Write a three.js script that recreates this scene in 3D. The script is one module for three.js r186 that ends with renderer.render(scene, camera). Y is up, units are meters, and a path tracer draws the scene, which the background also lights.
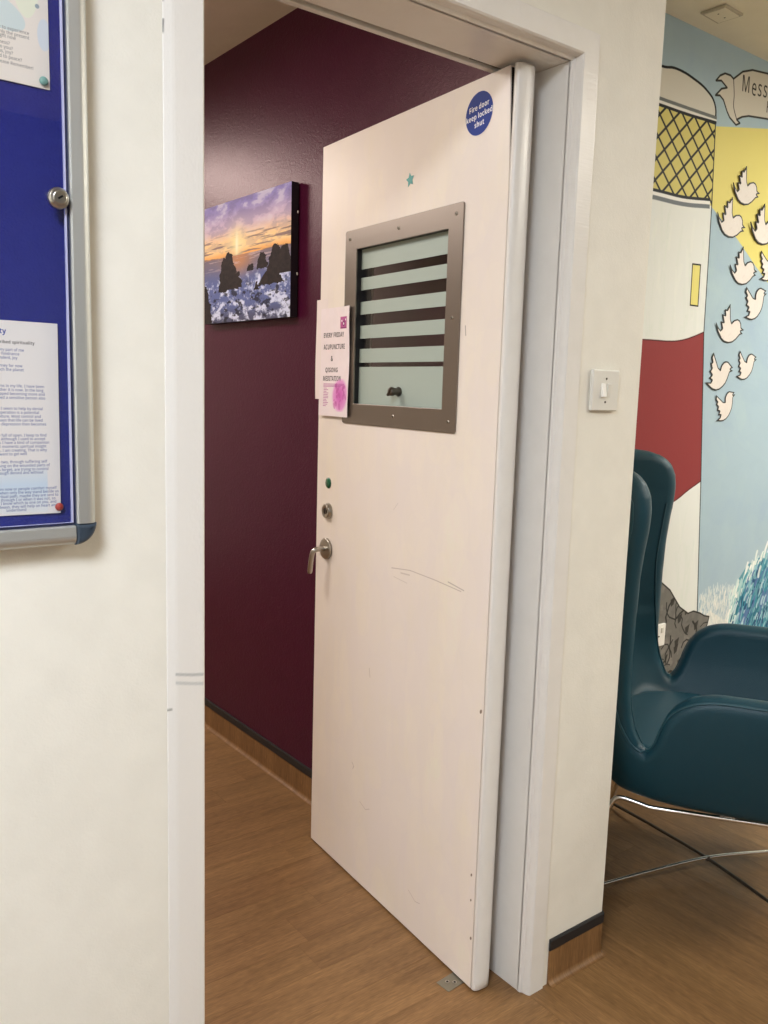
import * as THREE from 'three';
import { RoundedBoxGeometry } from 'three/addons/geometries/RoundedBoxGeometry.js';
import { mergeGeometries } from 'three/addons/utils/BufferGeometryUtils.js';
import { RectAreaLightUniformsLib } from 'three/addons/lights/RectAreaLightUniformsLib.js';

// ---------------------------------------------------------------- camera, light, exposure
const scene = new THREE.Scene();
scene.background = new THREE.Color(0x0b0b0c);
const camera = new THREE.PerspectiveCamera(61.4, 768 / 1024, 0.05, 30);
camera.position.set(-1.3712, 1.3544, 1.1933);
camera.rotation.set(-0.1435, -0.6559, 0.0295, 'YXZ');
const renderer = new THREE.WebGLRenderer({ antialias: true });
renderer.toneMapping = THREE.LinearToneMapping;
renderer.toneMappingExposure = 1.85;
renderer.shadowMap.enabled = true;
RectAreaLightUniformsLib.init();

const CEIL = 2.6, ROOM_CEIL = 2.479, MURAL_Z = -0.685;
// every lamp is a ceiling panel fitting: [x, ceiling height, z, width, depth, intensity, colour]
const PANELS = [
  ['square ceiling light panel over the corridor by the notice board', -2.05, CEIL, 1.25, 0.6, 0.6, 29, 0xecf3ff],
  ['square ceiling light panel over the seating corner', 2.55, CEIL, 0.55, 0.6, 0.6, 17, 0xf9f9f4],
  ['square ceiling light panel over the middle of the corridor', 1.75, CEIL, 2.0, 0.6, 0.6, 24, 0xfff7e8],
  ['square ceiling light panel inside the purple room near the door', -1.15, ROOM_CEIL, -1.3, 0.6, 0.6, 9.5, 0xfff5ee],
  ['square ceiling light panel at the far end of the purple room', -0.8, ROOM_CEIL, -3.1, 0.6, 0.6, 14, 0xffefe6],
];

// ---------------------------------------------------------------- helpers
let seed = 7;
const rnd = () => { seed = (seed * 1664525 + 1013904223) >>> 0; return seed / 4294967296; };
const rr = (a, b) => a + (b - a) * rnd();
const used = {};
function numbered(n) { if (!(n in used)) { used[n] = 0; return n; } used[n]++; return n + '_' + String(used[n]).padStart(3, '0'); }
function tag(o, label, category, group) { o.userData.label = label; o.userData.category = category; if (group) o.userData.group = group; return o; }
function shade(o) { o.castShadow = true; o.receiveShadow = true; return o; }
function part(name, geo, mat, parent) { const m = shade(new THREE.Mesh(geo, mat)); m.name = name; parent.add(m); return m; }
function single(name, geo, mat, label, category, group) {
  const m = shade(new THREE.Mesh(geo, mat)); m.name = numbered(name); scene.add(m);
  if (label) tag(m, label, category, group);
  return m;
}
function thing(name, label, category, group) { const o = new THREE.Group(); o.name = numbered(name); scene.add(o); if (label) tag(o, label, category, group); return o; }
function struct(name, label) { const o = new THREE.Group(); o.name = name; o.userData.kind = 'structure'; if (label) o.userData.label = label; scene.add(o); return o; }
// box from corner to corner with uv in metres
function box(x0, x1, y0, y1, z0, z1) {
  const g = new THREE.BoxGeometry(x1 - x0, y1 - y0, z1 - z0); g.translate((x0 + x1) / 2, (y0 + y1) / 2, (z0 + z1) / 2); return uvBox(g);
}
function rbox(x0, x1, y0, y1, z0, z1, r = 0.003, seg = 2) {
  const g = new RoundedBoxGeometry(x1 - x0, y1 - y0, z1 - z0, seg, r); g.translate((x0 + x1) / 2, (y0 + y1) / 2, (z0 + z1) / 2); return uvBox(g);
}
function uvBox(g) {
  const p = g.attributes.position, n = g.attributes.normal, uv = g.attributes.uv;
  for (let i = 0; i < p.count; i++) {
    const ax = Math.abs(n.getX(i)), ay = Math.abs(n.getY(i)), az = Math.abs(n.getZ(i));
    if (ay >= ax && ay >= az) uv.setXY(i, p.getX(i), p.getZ(i)); else if (ax >= az) uv.setXY(i, p.getZ(i), p.getY(i)); else uv.setXY(i, p.getX(i), p.getY(i));
  }
  return g;
}
function tube(pts, r, seg = 40, rad = 10, tension = 0.5, closed = false) {
  const c = new THREE.CatmullRomCurve3(pts.map((p) => new THREE.Vector3(...p)), closed, 'catmullrom', tension);
  const g = new THREE.TubeGeometry(c, seg, r, rad, closed);
  if (closed) return g;
  const caps = [0, 1].map((t) => { const s = new THREE.SphereGeometry(r, rad, 6); const p = c.getPoint(t); s.translate(p.x, p.y, p.z); return s; });
  return mergeGeometries([g, ...caps]);
}
function canvas(w, h) { const c = document.createElement('canvas'); c.width = w; c.height = h; return [c, c.getContext('2d')]; }
function tex(c, repeat) {
  const t = new THREE.CanvasTexture(c); t.colorSpace = THREE.SRGBColorSpace; t.magFilter = THREE.LinearFilter;
  if (repeat) { t.wrapS = t.wrapT = THREE.RepeatWrapping; t.repeat.set(repeat[0], repeat[1]); }
  return t;
}
// tiling value noise
function noiseGrid(n) { const a = new Float32Array(n * n); for (let i = 0; i < a.length; i++) a[i] = rnd(); return a; }
function makeNoise(n) {
  const g = noiseGrid(n), sm = (t) => t * t * (3 - 2 * t);
  return (x, y) => {
    x = ((x % n) + n) % n; y = ((y % n) + n) % n;
    const i = Math.floor(x), j = Math.floor(y), u = sm(x - i), v = sm(y - j), i1 = (i + 1) % n, j1 = (j + 1) % n;
    return (g[j * n + i] * (1 - u) + g[j * n + i1] * u) * (1 - v) + (g[j1 * n + i] * (1 - u) + g[j1 * n + i1] * u) * v;
  };
}
const N64 = makeNoise(64), N256 = makeNoise(256), N32 = makeNoise(32);
const fbm = (x, y) => 0.5 * N64(x, y) + 0.25 * N64(x * 2, y * 2) + 0.15 * N64(x * 4, y * 4) + 0.1 * N64(x * 8, y * 8);
function dataTex(w, h, fn, srgb = true, repeat) {
  const d = new Uint8Array(w * h * 4);
  for (let j = 0; j < h; j++) for (let i = 0; i < w; i++) { const c = fn(i, j); const o = (j * w + i) * 4; d[o] = c[0]; d[o + 1] = c[1]; d[o + 2] = c[2]; d[o + 3] = 255; }
  const t = new THREE.DataTexture(d, w, h, THREE.RGBAFormat); t.magFilter = THREE.LinearFilter; t.minFilter = THREE.LinearFilter;
  if (srgb) t.colorSpace = THREE.SRGBColorSpace;
  t.wrapS = t.wrapT = THREE.RepeatWrapping; if (repeat) t.repeat.set(repeat[0], repeat[1]);
  t.needsUpdate = true; return t;
}
const clamp8 = (v) => Math.max(0, Math.min(255, v));
const smooth = (a, b, x) => { const t = Math.max(0, Math.min(1, (x - a) / (b - a))); return t * t * (3 - 2 * t); };
const mix = (a, b, t) => a.map((v, i) => v + (b[i] - v) * t);

// ---------------------------------------------------------------- materials
const rollerBump = dataTex(512, 512, (i, j) => { const v = 255 * (0.6 * N256(i / 2, j / 2) + 0.4 * N64(i / 8, j / 8)); return [v, v, v]; }, false, [2.2, 2.2]);
const brushBump = dataTex(256, 512, (i, j) => { const v = 255 * (0.75 * N256(i, j / 24) + 0.25 * N64(i / 4, j / 4)); return [v, v, v]; }, false, [2.5, 1.2]);
const tint = (hex, amp, scale) => { const c = new THREE.Color(hex), base = [c.r, c.g, c.b].map((v) => 255 * (v <= 0.0031308 ? v * 12.92 : 1.055 * Math.pow(v, 1 / 2.4) - 0.055)); return dataTex(256, 256, (i, j) => { const n = (0.6 * N32(i / 8, j / 8) + 0.4 * N64(i / 4, j / 4) - 0.5) * amp; return base.map((v) => clamp8(v + n)); }, true, [scale, scale]); };
const std = (o) => new THREE.MeshStandardMaterial(o);
const phys = (o) => new THREE.MeshPhysicalMaterial(o);
const M = {
  wallCream: std({ map: tint(0xe9e6da, 7, 0.7), roughness: 0.62, bumpMap: rollerBump, bumpScale: 0.0003 }),
  ceiling: std({ map: tint(0xe4ddcb, 6, 0.5), roughness: 0.9, bumpMap: rollerBump, bumpScale: 0.0005 }),
  purple: phys({ map: tint(0x440f2b, 4, 0.6), roughness: 0.33, specularIntensity: 0.55, specularColor: 0xffcfc8, bumpMap: rollerBump, bumpScale: 0.0005 }),
  gloss: phys({ map: tint(0xe6e3dc, 5, 0.8), roughness: 0.3, bumpMap: brushBump, bumpScale: 0.00025 }),
  door: phys({ map: tint(0xe9e3dc, 6, 0.9), roughness: 0.36, bumpMap: brushBump, bumpScale: 0.0002 }),
  core: std({ color: 0x1c1512, roughness: 0.95 }),
  steel: phys({ color: 0x989088, metalness: 1, roughness: 0.38, bumpMap: brushBump, bumpScale: 0.0001, anisotropy: 0.4 }),
  satin: std({ color: 0xb5b0a6, metalness: 1, roughness: 0.28 }),
  darkSteel: std({ color: 0x6a645d, metalness: 1, roughness: 0.4 }),
  chrome: std({ color: 0xd9d7d2, metalness: 1, roughness: 0.1 }),
  barChrome: std({ color: 0xe9e8e6, metalness: 1, roughness: 0.24 }),
  black: std({ color: 0x17171a, roughness: 0.5 }),
  rubber: std({ color: 0x101011, roughness: 0.7 }),
  seal: std({ color: 0x2b2823, roughness: 0.9, bumpMap: rollerBump, bumpScale: 0.002 }),
  frost: std({ color: 0xa6b3a8, roughness: 0.55 }),
  glass: phys({ color: 0xffffff, roughness: 0.03, transmission: 1, thickness: 0, ior: 1.5 }),
  aluminium: std({ color: 0xc3c4bf, metalness: 0.75, roughness: 0.42 }),
  gasket: std({ color: 0x2a2f55, roughness: 0.6 }),
  lilacTrim: std({ color: 0xb4b5d6, roughness: 0.35 }),
  capPlastic: std({ color: 0x34404c, roughness: 0.35 }),
  felt: std({ map: tint(0x0e1a74, 7, 3), roughness: 0.95, bumpMap: rollerBump, bumpScale: 0.0008 }),
  white: std({ color: 0xf2f0e9, roughness: 0.35 }),
  whiteDeep: std({ color: 0xdedcd3, roughness: 0.4 }),
  paper: std({ color: 0xe8ddd8, roughness: 0.85, side: THREE.DoubleSide }),
  red: std({ color: 0xa83226, roughness: 0.4 }),
  greenPin: std({ color: 0x6f9d93, roughness: 0.4 }),
  green: phys({ color: 0x0c5a3c, roughness: 0.25, clearcoat: 0.5 }),
  star: std({ color: 0x4fa3a0, roughness: 0.5 }),
  hole: std({ color: 0x0a0a0a, roughness: 0.9 }),
};
const leatherBump = dataTex(256, 256, (i, j) => { const v = 255 * (0.5 * N256(i, j) + 0.5 * N64(i / 2, j / 2)); return [v, v, v]; }, false, [9, 9]);
M.leather = phys({ color: 0x133e4b, roughness: 0.43, bumpMap: leatherBump, bumpScale: 0.0004, specularIntensity: 0.8 });
M.piping = phys({ color: 0x1d4854, roughness: 0.4 });
M.zip = std({ color: 0x123c47, roughness: 0.5 });

// vinyl wood print, grain along u; four tones
function woodTex(base, s) {
  const off = s * 37.3;
  return dataTex(1024, 256, (i, j) => {
    const x = i / 1024, y = j / 256;
    const streak = N256(x * 10 + off, y * 120 + off) - 0.5, fine = N256(x * 46 + off, y * 230) - 0.5, fleck = N256(x * 90, y * 256 + off) - 0.5;
    const broad = fbm(x * 4 + off, y * 9 + off) - 0.5;
    const v = streak * 13 + fine * 17 + fleck * 24 + broad * 36;
    return [clamp8(base[0] + v), clamp8(base[1] + v * 0.86), clamp8(base[2] + v * 0.66)];
  }, true, [1 / 1.1, 1 / 0.24]);
}
const floorBump = dataTex(512, 256, (i, j) => { const v = 255 * (0.6 * N256(i / 6, j) + 0.4 * N256(i / 2, j)); return [v, v, v]; }, false, [2, 5]);
const WOOD = [[126, 93, 56], [124, 91, 54], [129, 96, 58], [121, 88, 52]].map((b, k) => std({ map: woodTex(b, k), roughness: 0.5, bumpMap: floorBump, bumpScale: 0.0002 }));

// ---------------------------------------------------------------- the shell: floor, ceilings, walls
const XP = 0.0879, WALL_T = 0.17, OPEN_L = -0.80, HEAD = 2.0057;
const floor = struct('floor', 'wood effect vinyl floor running through the doorway and the corridor');
{
  part('subfloor', box(-3.2, 3.6, -0.16, -0.004, -4.6, 3.4), WOOD[1], floor);
  const cache = new Map();
  // planks: each one a mesh of its own; alike planks share a geometry
  function plank(x0, x1, z0, z1, alongX, k) {
    const lx = x1 - x0, lz = z1 - z0, key = [lx.toFixed(3), lz.toFixed(3), alongX, k % 3].join();
    if (!cache.has(key)) {
      const g = new THREE.BoxGeometry(lx - 0.0004, 0.004, lz - 0.0004), p = g.attributes.position, uv = g.attributes.uv, ou = (k % 3) * 0.37, ov = (k % 3) * 0.083;
      for (let i = 0; i < p.count; i++) { const a = alongX ? p.getX(i) : p.getZ(i), b = alongX ? p.getZ(i) : p.getX(i); uv.setXY(i, a + ou, b + ov); }
      cache.set(key, g);
    }
    const m = part('plank', cache.get(key), WOOD[(k * 7 + (k >> 2)) % 4], floor); m.name = numbered('plank');
    m.position.set((x0 + x1) / 2, -0.002, (z0 + z1) / 2);
  }
  const W = 0.1075, L = 0.915;
  let k = 0;
  for (let row = 0; row < 22; row++) {                     // in the purple room and through the doorway, along x
    const z1 = 0.52 - row * W, z0 = z1 - W, lo = -1.4, hi = z1 > 0.02 ? 0.0 : XP;
    let x = lo - rr(0, 0.8);
    while (x < hi) { const a = Math.max(x, lo), b = Math.min(x + L, hi); if (b - a > 0.02) plank(a, b, z0, z1, true, k++); x += L; }
  }
  for (let col = 0; col < 20; col++) {                     // in the corridor, along z
    const x0 = col * W, x1 = x0 + W, lo = x1 < 0.26 ? 0.0 : MURAL_Z, hi = 1.0;
    let z = lo - rr(0, 0.8);
    while (z < hi) { const a = Math.max(z, lo), b = Math.min(z + L, hi); if (b - a > 0.02) plank(x0, x1, a, b, false, k++); z += L; }
  }
}
const ceiling = struct('ceiling', 'flat cream ceiling over the corridor');
part('ceiling_slab', box(-3.2, 3.6, CEIL, CEIL + 0.12, -0.8, 3.4), M.ceiling, ceiling);
part('room_ceiling_slab', box(-3.2, 0.2, ROOM_CEIL, CEIL + 0.12, -4.6, -WALL_T), M.ceiling, ceiling);
function wall(name, geo, mat, label) { const m = part('wall', geo, mat, scene); m.name = name; m.userData.kind = 'structure'; m.userData.label = label; return m; }
{
  // the wall with the doorway: one slab with a real opening
  const s = new THREE.Shape([[-3.2, 0], [OPEN_L - 0.012, 0], [OPEN_L - 0.012, HEAD + 0.012], [0.012, HEAD + 0.012], [0.012, 0], [0.25, 0], [0.25, CEIL], [-3.2, CEIL]].map((p) => new THREE.Vector2(...p)));
  const g = new THREE.ExtrudeGeometry(s, { depth: WALL_T - 0.002, bevelEnabled: false }); g.translate(0, 0, -WALL_T + 0.002);
  wall('wall_front', g, M.wallCream, 'cream wall around the doorway with the blue notice board on it');
}
wall('wall_right', box(XP, 0.168, 0, ROOM_CEIL, -4.5, -WALL_T), M.purple, 'deep purple painted wall inside the room behind the door');
wall('wall_partition', box(0.168, 0.25, 0, CEIL, MURAL_Z - 0.1, -WALL_T), M.wallCream, 'cream side of the partition next to the teal chair');
wall('wall_room_end', box(-3.2, 0.2, 0, ROOM_CEIL, -4.6, -4.5), M.wallCream, 'far wall of the purple room');
wall('wall_room_left', box(-3.2, -3.1, 0, ROOM_CEIL, -4.5, -WALL_T), M.wallCream, 'left wall of the purple room');
wall('wall_left', box(-3.3, -3.2, 0, CEIL, -0.1, 3.4), M.wallCream, 'left end wall of the corridor');
wall('wall_rear', box(-3.3, 3.7, 0, CEIL, 3.4, 3.5), std({ color: 0x7e8388, roughness: 0.8 }), 'wall behind the viewer in the corridor');
wall('wall_end', box(3.6, 3.7, 0, CEIL, MURAL_Z - 0.1, 3.4), M.wallCream, 'right end wall of the seating corner');

// ---------------------------------------------------------------- the mural, flat paint on its wall
{
  const X0 = 0.25, X1 = 3.1, PPM = 640, W = Math.round((X1 - X0) * PPM), H = Math.round(CEIL * PPM);
  const [c, g] = canvas(W, H);
  const X = (x) => (x - X0) * PPM, Y = (y) => H - y * PPM;
  const path = (pts) => { g.beginPath(); pts.forEach((p, i) => (i ? g.lineTo(X(p[0]), Y(p[1])) : g.moveTo(X(p[0]), Y(p[1])))); };
  const curve = (pts, close) => {            // smooth through the points
    g.beginPath(); const v = new THREE.CatmullRomCurve3(pts.map((p) => new THREE.Vector3(p[0], p[1], 0)), !!close, 'centripetal').getPoints(pts.length * 10);
    v.forEach((p, i) => (i ? g.lineTo(X(p.x), Y(p.y)) : g.moveTo(X(p.x), Y(p.y)))); if (close) g.closePath();
  };
  const ink = '#101214';
  g.fillStyle = '#a9bfca'; g.fillRect(0, 0, W, H);
  for (let i = 0; i < 900; i++) { g.globalAlpha = 0.05; g.fillStyle = rnd() < 0.5 ? '#c3d2d8' : '#8fabbb'; g.beginPath(); g.ellipse(rr(0, W), rr(0, H), rr(20, 110), rr(10, 50), rr(0, 3), 0, 7); g.fill(); }
  g.globalAlpha = 1;
  // the beam of light
  path([[1.50, 2.312], [1.52, 2.312], [3.1, 2.58], [3.1, 1.2], [1.86, 1.862], [1.72, 1.945], [1.535, 2.035]]); g.fillStyle = '#e2d57c'; g.fill();
  // lighthouse tower
  path([[0.3, 2.05], [1.532, 2.05], [1.547, 1.592], [1.607, 1.034], [1.662, 0.45], [1.7, 0], [0.25, 0]]); g.fillStyle = '#e3e5df'; g.fill();
  g.save(); g.clip();
  for (let i = 0; i < 260; i++) { g.globalAlpha = 0.10; g.strokeStyle = rnd() < 0.6 ? '#cfd3d0' : '#f3f4ee'; g.lineWidth = rr(4, 14); const x = rr(0.9, 1.7), y = rr(0.4, 2.05); g.beginPath(); g.moveTo(X(x), Y(y)); g.lineTo(X(x + rr(-0.04, 0.04)), Y(y - rr(0.05, 0.2))); g.stroke(); }
  g.globalAlpha = 1;
  // red band
  const top = new THREE.CatmullRomCurve3([[0.3, 1.62], [0.8, 1.54], [1.194, 1.545], [1.4, 1.553], [1.547, 1.592], [1.62, 1.62]].map((p) => new THREE.Vector3(...p, 0))).getPoints(60).map((p) => [p.x, p.y]);
  const bot = new THREE.CatmullRomCurve3([[1.68, 1.07], [1.607, 1.034], [1.53, 1.003], [1.452, 0.968], [1.3, 0.925], [0.9, 0.9], [0.3, 0.95]].map((p) => new THREE.Vector3(...p, 0))).getPoints(60).map((p) => [p.x, p.y]);
  path([...top, ...bot]); g.closePath(); g.fillStyle = '#8f3a3b'; g.fill(); g.strokeStyle = '#4a2224'; g.lineWidth = 2.5; g.stroke();
  g.restore();
  path([[1.532, 2.05], [1.547, 1.592], [1.607, 1.034], [1.662, 0.45], [1.7, 0]]); g.strokeStyle = ink; g.lineWidth = 3; g.stroke();
  // little tower window
  path([[1.442, 1.826], [1.492, 1.828], [1.496, 1.682], [1.447, 1.682]]); g.closePath(); g.fillStyle = '#e6da80'; g.fill(); g.lineWidth = 3; g.stroke();
  // lantern with lattice
  path([[0.3, 2.325], [1.513, 2.325], [1.532, 2.04], [0.3, 2.04]]); g.closePath(); g.fillStyle = '#d3c66f'; g.fill();
  g.save(); g.clip(); g.strokeStyle = '#14120c'; g.lineWidth = 5;
  for (let i = -14; i < 30; i++) { const x = 0.56 + i * 0.078; path([[x, 2.0], [x + 0.40, 2.36]]); g.stroke(); path([[x + 0.40, 2.0], [x, 2.36]]); g.stroke(); }
  g.restore();
  path([[1.513, 2.35], [1.532, 2.04]]); g.strokeStyle = ink; g.lineWidth = 3.5; g.stroke();
  // roof
  curve([[0.2, 2.33], [0.22, 2.40], [0.45, 2.442], [0.85, 2.425], [1.198, 2.437], [1.244, 2.445], [1.282, 2.446], [1.326, 2.443], [1.371, 2.436], [1.413, 2.428], [1.445, 2.418], [1.488, 2.397], [1.509, 2.368], [1.513, 2.32]]);
  g.lineTo(X(0.2), Y(2.32)); g.closePath(); g.fillStyle = '#d8d4c8'; g.fill(); g.strokeStyle = ink; g.lineWidth = 5; g.stroke();
  const band = (y0, y1, lw, col) => { curve([[0.3, y0], [0.9, y0 - 0.006], [1.2, y0 - 0.003], [1.36, y0 - 0.001], [1.52, y1]]); g.strokeStyle = col; g.lineWidth = lw; g.stroke(); };
  band(2.328, 2.330, 14, '#e6e4dc'); band(2.338, 2.340, 7, '#6e726f'); band(2.318, 2.324, 6, ink);
  band(2.036, 2.050, 14, '#eceae4'); band(2.046, 2.060, 6, ink); band(2.022, 2.036, 9, '#70767a');
  // banner
  const bn = [[1.605, 2.491], [1.585, 2.498], [1.55, 2.497], [1.52, 2.483], [1.497, 2.461], [1.53, 2.468], [1.569, 2.453], [1.535, 2.442], [1.501, 2.413], [1.528, 2.418], [1.552, 2.408], [1.58, 2.375], [1.60, 2.358], [1.645, 2.341], [1.669, 2.352], [1.646, 2.360], [1.68, 2.376], [1.724, 2.388], [1.851, 2.403], [2.0, 2.408], [2.4, 2.40], [2.42, 2.52], [2.2, 2.558], [2.0, 2.563], [1.824, 2.559], [1.723, 2.548], [1.66, 2.528], [1.605, 2.491]];
  path(bn); g.closePath(); g.fillStyle = '#d2ccbe'; g.fill(); g.strokeStyle = '#2c2a26'; g.lineWidth = 4; g.lineJoin = 'round'; g.stroke();
  curve([[1.605, 2.491], [1.617, 2.44], [1.62, 2.399], [1.646, 2.360]]); g.lineWidth = 2.5; g.stroke();
  g.fillStyle = '#2c2924'; g.save(); g.translate(X(1.660), Y(2.462)); g.scale(0.86, 1); g.font = '50px sans-serif'; let px = 0;
  for (const [ch, dy, rot] of [['M', 0, -0.06], ['e', -2, 0.04], ['s', -5, 0], ['s', -8, 0.05], ['a', -10, 0], ['g', -8, 0.03], ['e', -9, 0], ['s', -10, 0]]) { g.save(); g.translate(px, dy); g.rotate(rot); g.fillText(ch, 0, 0); g.restore(); px += g.measureText(ch).width + 5; }
  g.restore(); g.save(); g.translate(X(1.836), Y(2.424)); g.font = '36px sans-serif'; g.fillText('Hope', 0, 0); g.restore();
  // sea spray and wave
  const stroke = (x, y, a, l, w, col, al) => { g.globalAlpha = al; g.strokeStyle = col; g.lineWidth = w; g.lineCap = 'round'; g.beginPath(); g.moveTo(X(x), Y(y)); g.quadraticCurveTo(X(x + l * 0.5 * Math.cos(a + 0.3)), Y(y + l * 0.5 * Math.sin(a + 0.3)), X(x + l * Math.cos(a)), Y(y + l * Math.sin(a))); g.stroke(); };
  path([[1.69, 0], [1.66, 0.47], [1.75, 0.50], [1.85, 0.45], [3.1, 0.5], [3.1, 0]]); g.globalAlpha = 0.9; g.fillStyle = '#d9dcd4'; g.fill();
  for (let i = 0; i < 700; i++) { const x = rr(1.665, 1.95), e = 0.585 - Math.pow((x - 1.80) / 0.2, 2) * 0.06; stroke(x, rr(0.36, e), rr(1.1, 2.0), rr(0.01, 0.035), rr(1.5, 5), ['#e9e8df', '#f4f2ea', '#cdd5d3', '#dfe3dd'][i % 4], 0.55); }
  path([[1.87, 0], [1.90, 0.50], [1.93, 0.60], [2.0, 0.665], [2.15, 0.70], [3.1, 0.75], [3.1, 0]]); g.globalAlpha = 1; g.fillStyle = '#5f98a6'; g.fill();
  for (let i = 0; i < 1500; i++) {
    const x = rr(1.88, 2.9), e = x < 2.1 ? 0.55 + 0.14 * smooth(1.88, 2.1, x) : 0.70; const y = rr(0.3, e), near = smooth(0.10, 0.0, e - y) + smooth(0.06, 0, x - 1.89);
    const col = rnd() < near ? ['#e8efe6', '#cfe3df', '#f5f6ee', '#a9d0cf'][i % 4] : ['#2d7489', '#3f8ea0', '#8dbfc8', '#1f4c70', '#b9d3da', '#5d79a8'][i % 6];
    stroke(x, y, rr(0.9, 1.5), rr(0.015, 0.07), rr(3, 10), col, 0.85);
  }
  // rocks in front of the tower
  g.globalAlpha = 1;
  const rock = [[1.0, 0], [1.05, 0.6], [1.2, 0.69], [1.36, 0.668], [1.406, 0.655], [1.46, 0.622], [1.50, 0.58], [1.534, 0.545], [1.593, 0.512], [1.63, 0.516], [1.676, 0.502], [1.71, 0.486], [1.744, 0.478], [1.735, 0.446], [1.70, 0.40], [1.72, 0.3], [1.76, 0]];
  path(rock); g.closePath(); g.fillStyle = '#77756f'; g.fill(); g.save(); g.clip();
  for (let i = 0; i < 500; i++) { g.globalAlpha = 0.22; g.fillStyle = ['#8f8d86', '#5d5b57', '#a29f97', '#6a6964'][i % 4]; g.beginPath(); g.ellipse(X(rr(1.1, 1.76)), Y(rr(0, 0.68)), rr(4, 22), rr(3, 12), rr(0, 3), 0, 7); g.fill(); }
  g.globalAlpha = 0.85; g.strokeStyle = '#2b2a29';
  for (let i = 0; i < 36; i++) { let x = rr(1.3, 1.74), y = rr(0.2, 0.64), a = rr(0, 6.3); g.lineWidth = rr(2, 6); g.beginPath(); g.moveTo(X(x), Y(y)); for (let k = 0; k < 5; k++) { a += rr(-0.9, 0.9); x += Math.cos(a) * 0.022; y += Math.sin(a) * 0.022; g.lineTo(X(x), Y(y)); } g.stroke(); }
  for (let i = 0; i < 26; i++) { const x = rr(1.3, 1.74), y = rr(0.2, 0.6); path([[x, y], [x + 0.03, y + 0.012], [x + 0.022, y - 0.02], [x + 0.006, y - 0.028]]); g.closePath(); g.fillStyle = '#353432'; g.fill(); }
  g.restore(); g.globalAlpha = 1; path(rock); g.strokeStyle = '#2d2c2a'; g.lineWidth = 3.5; g.stroke();
  const geo = new THREE.BoxGeometry(X1 - X0, CEIL, 0.1); geo.translate((X0 + X1) / 2, CEIL / 2, MURAL_Z - 0.05);
  const mural = phys({ map: tex(c), roughness: 0.5, specularIntensity: 0.25, bumpMap: rollerBump, bumpScale: 0.0002 });
  const plain = std({ color: 0xa9bfca, roughness: 0.6 });
  wall('wall_mural', geo, [plain, plain, plain, plain, mural, plain], 'pale blue wall painted with a red and white lighthouse, a banner, rocks and a wave');
  wall('wall_mural_right', box(X1, 3.6, 0, CEIL, MURAL_Z - 0.1, MURAL_Z), plain, 'plain pale blue stretch of the painted wall');
}

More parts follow.
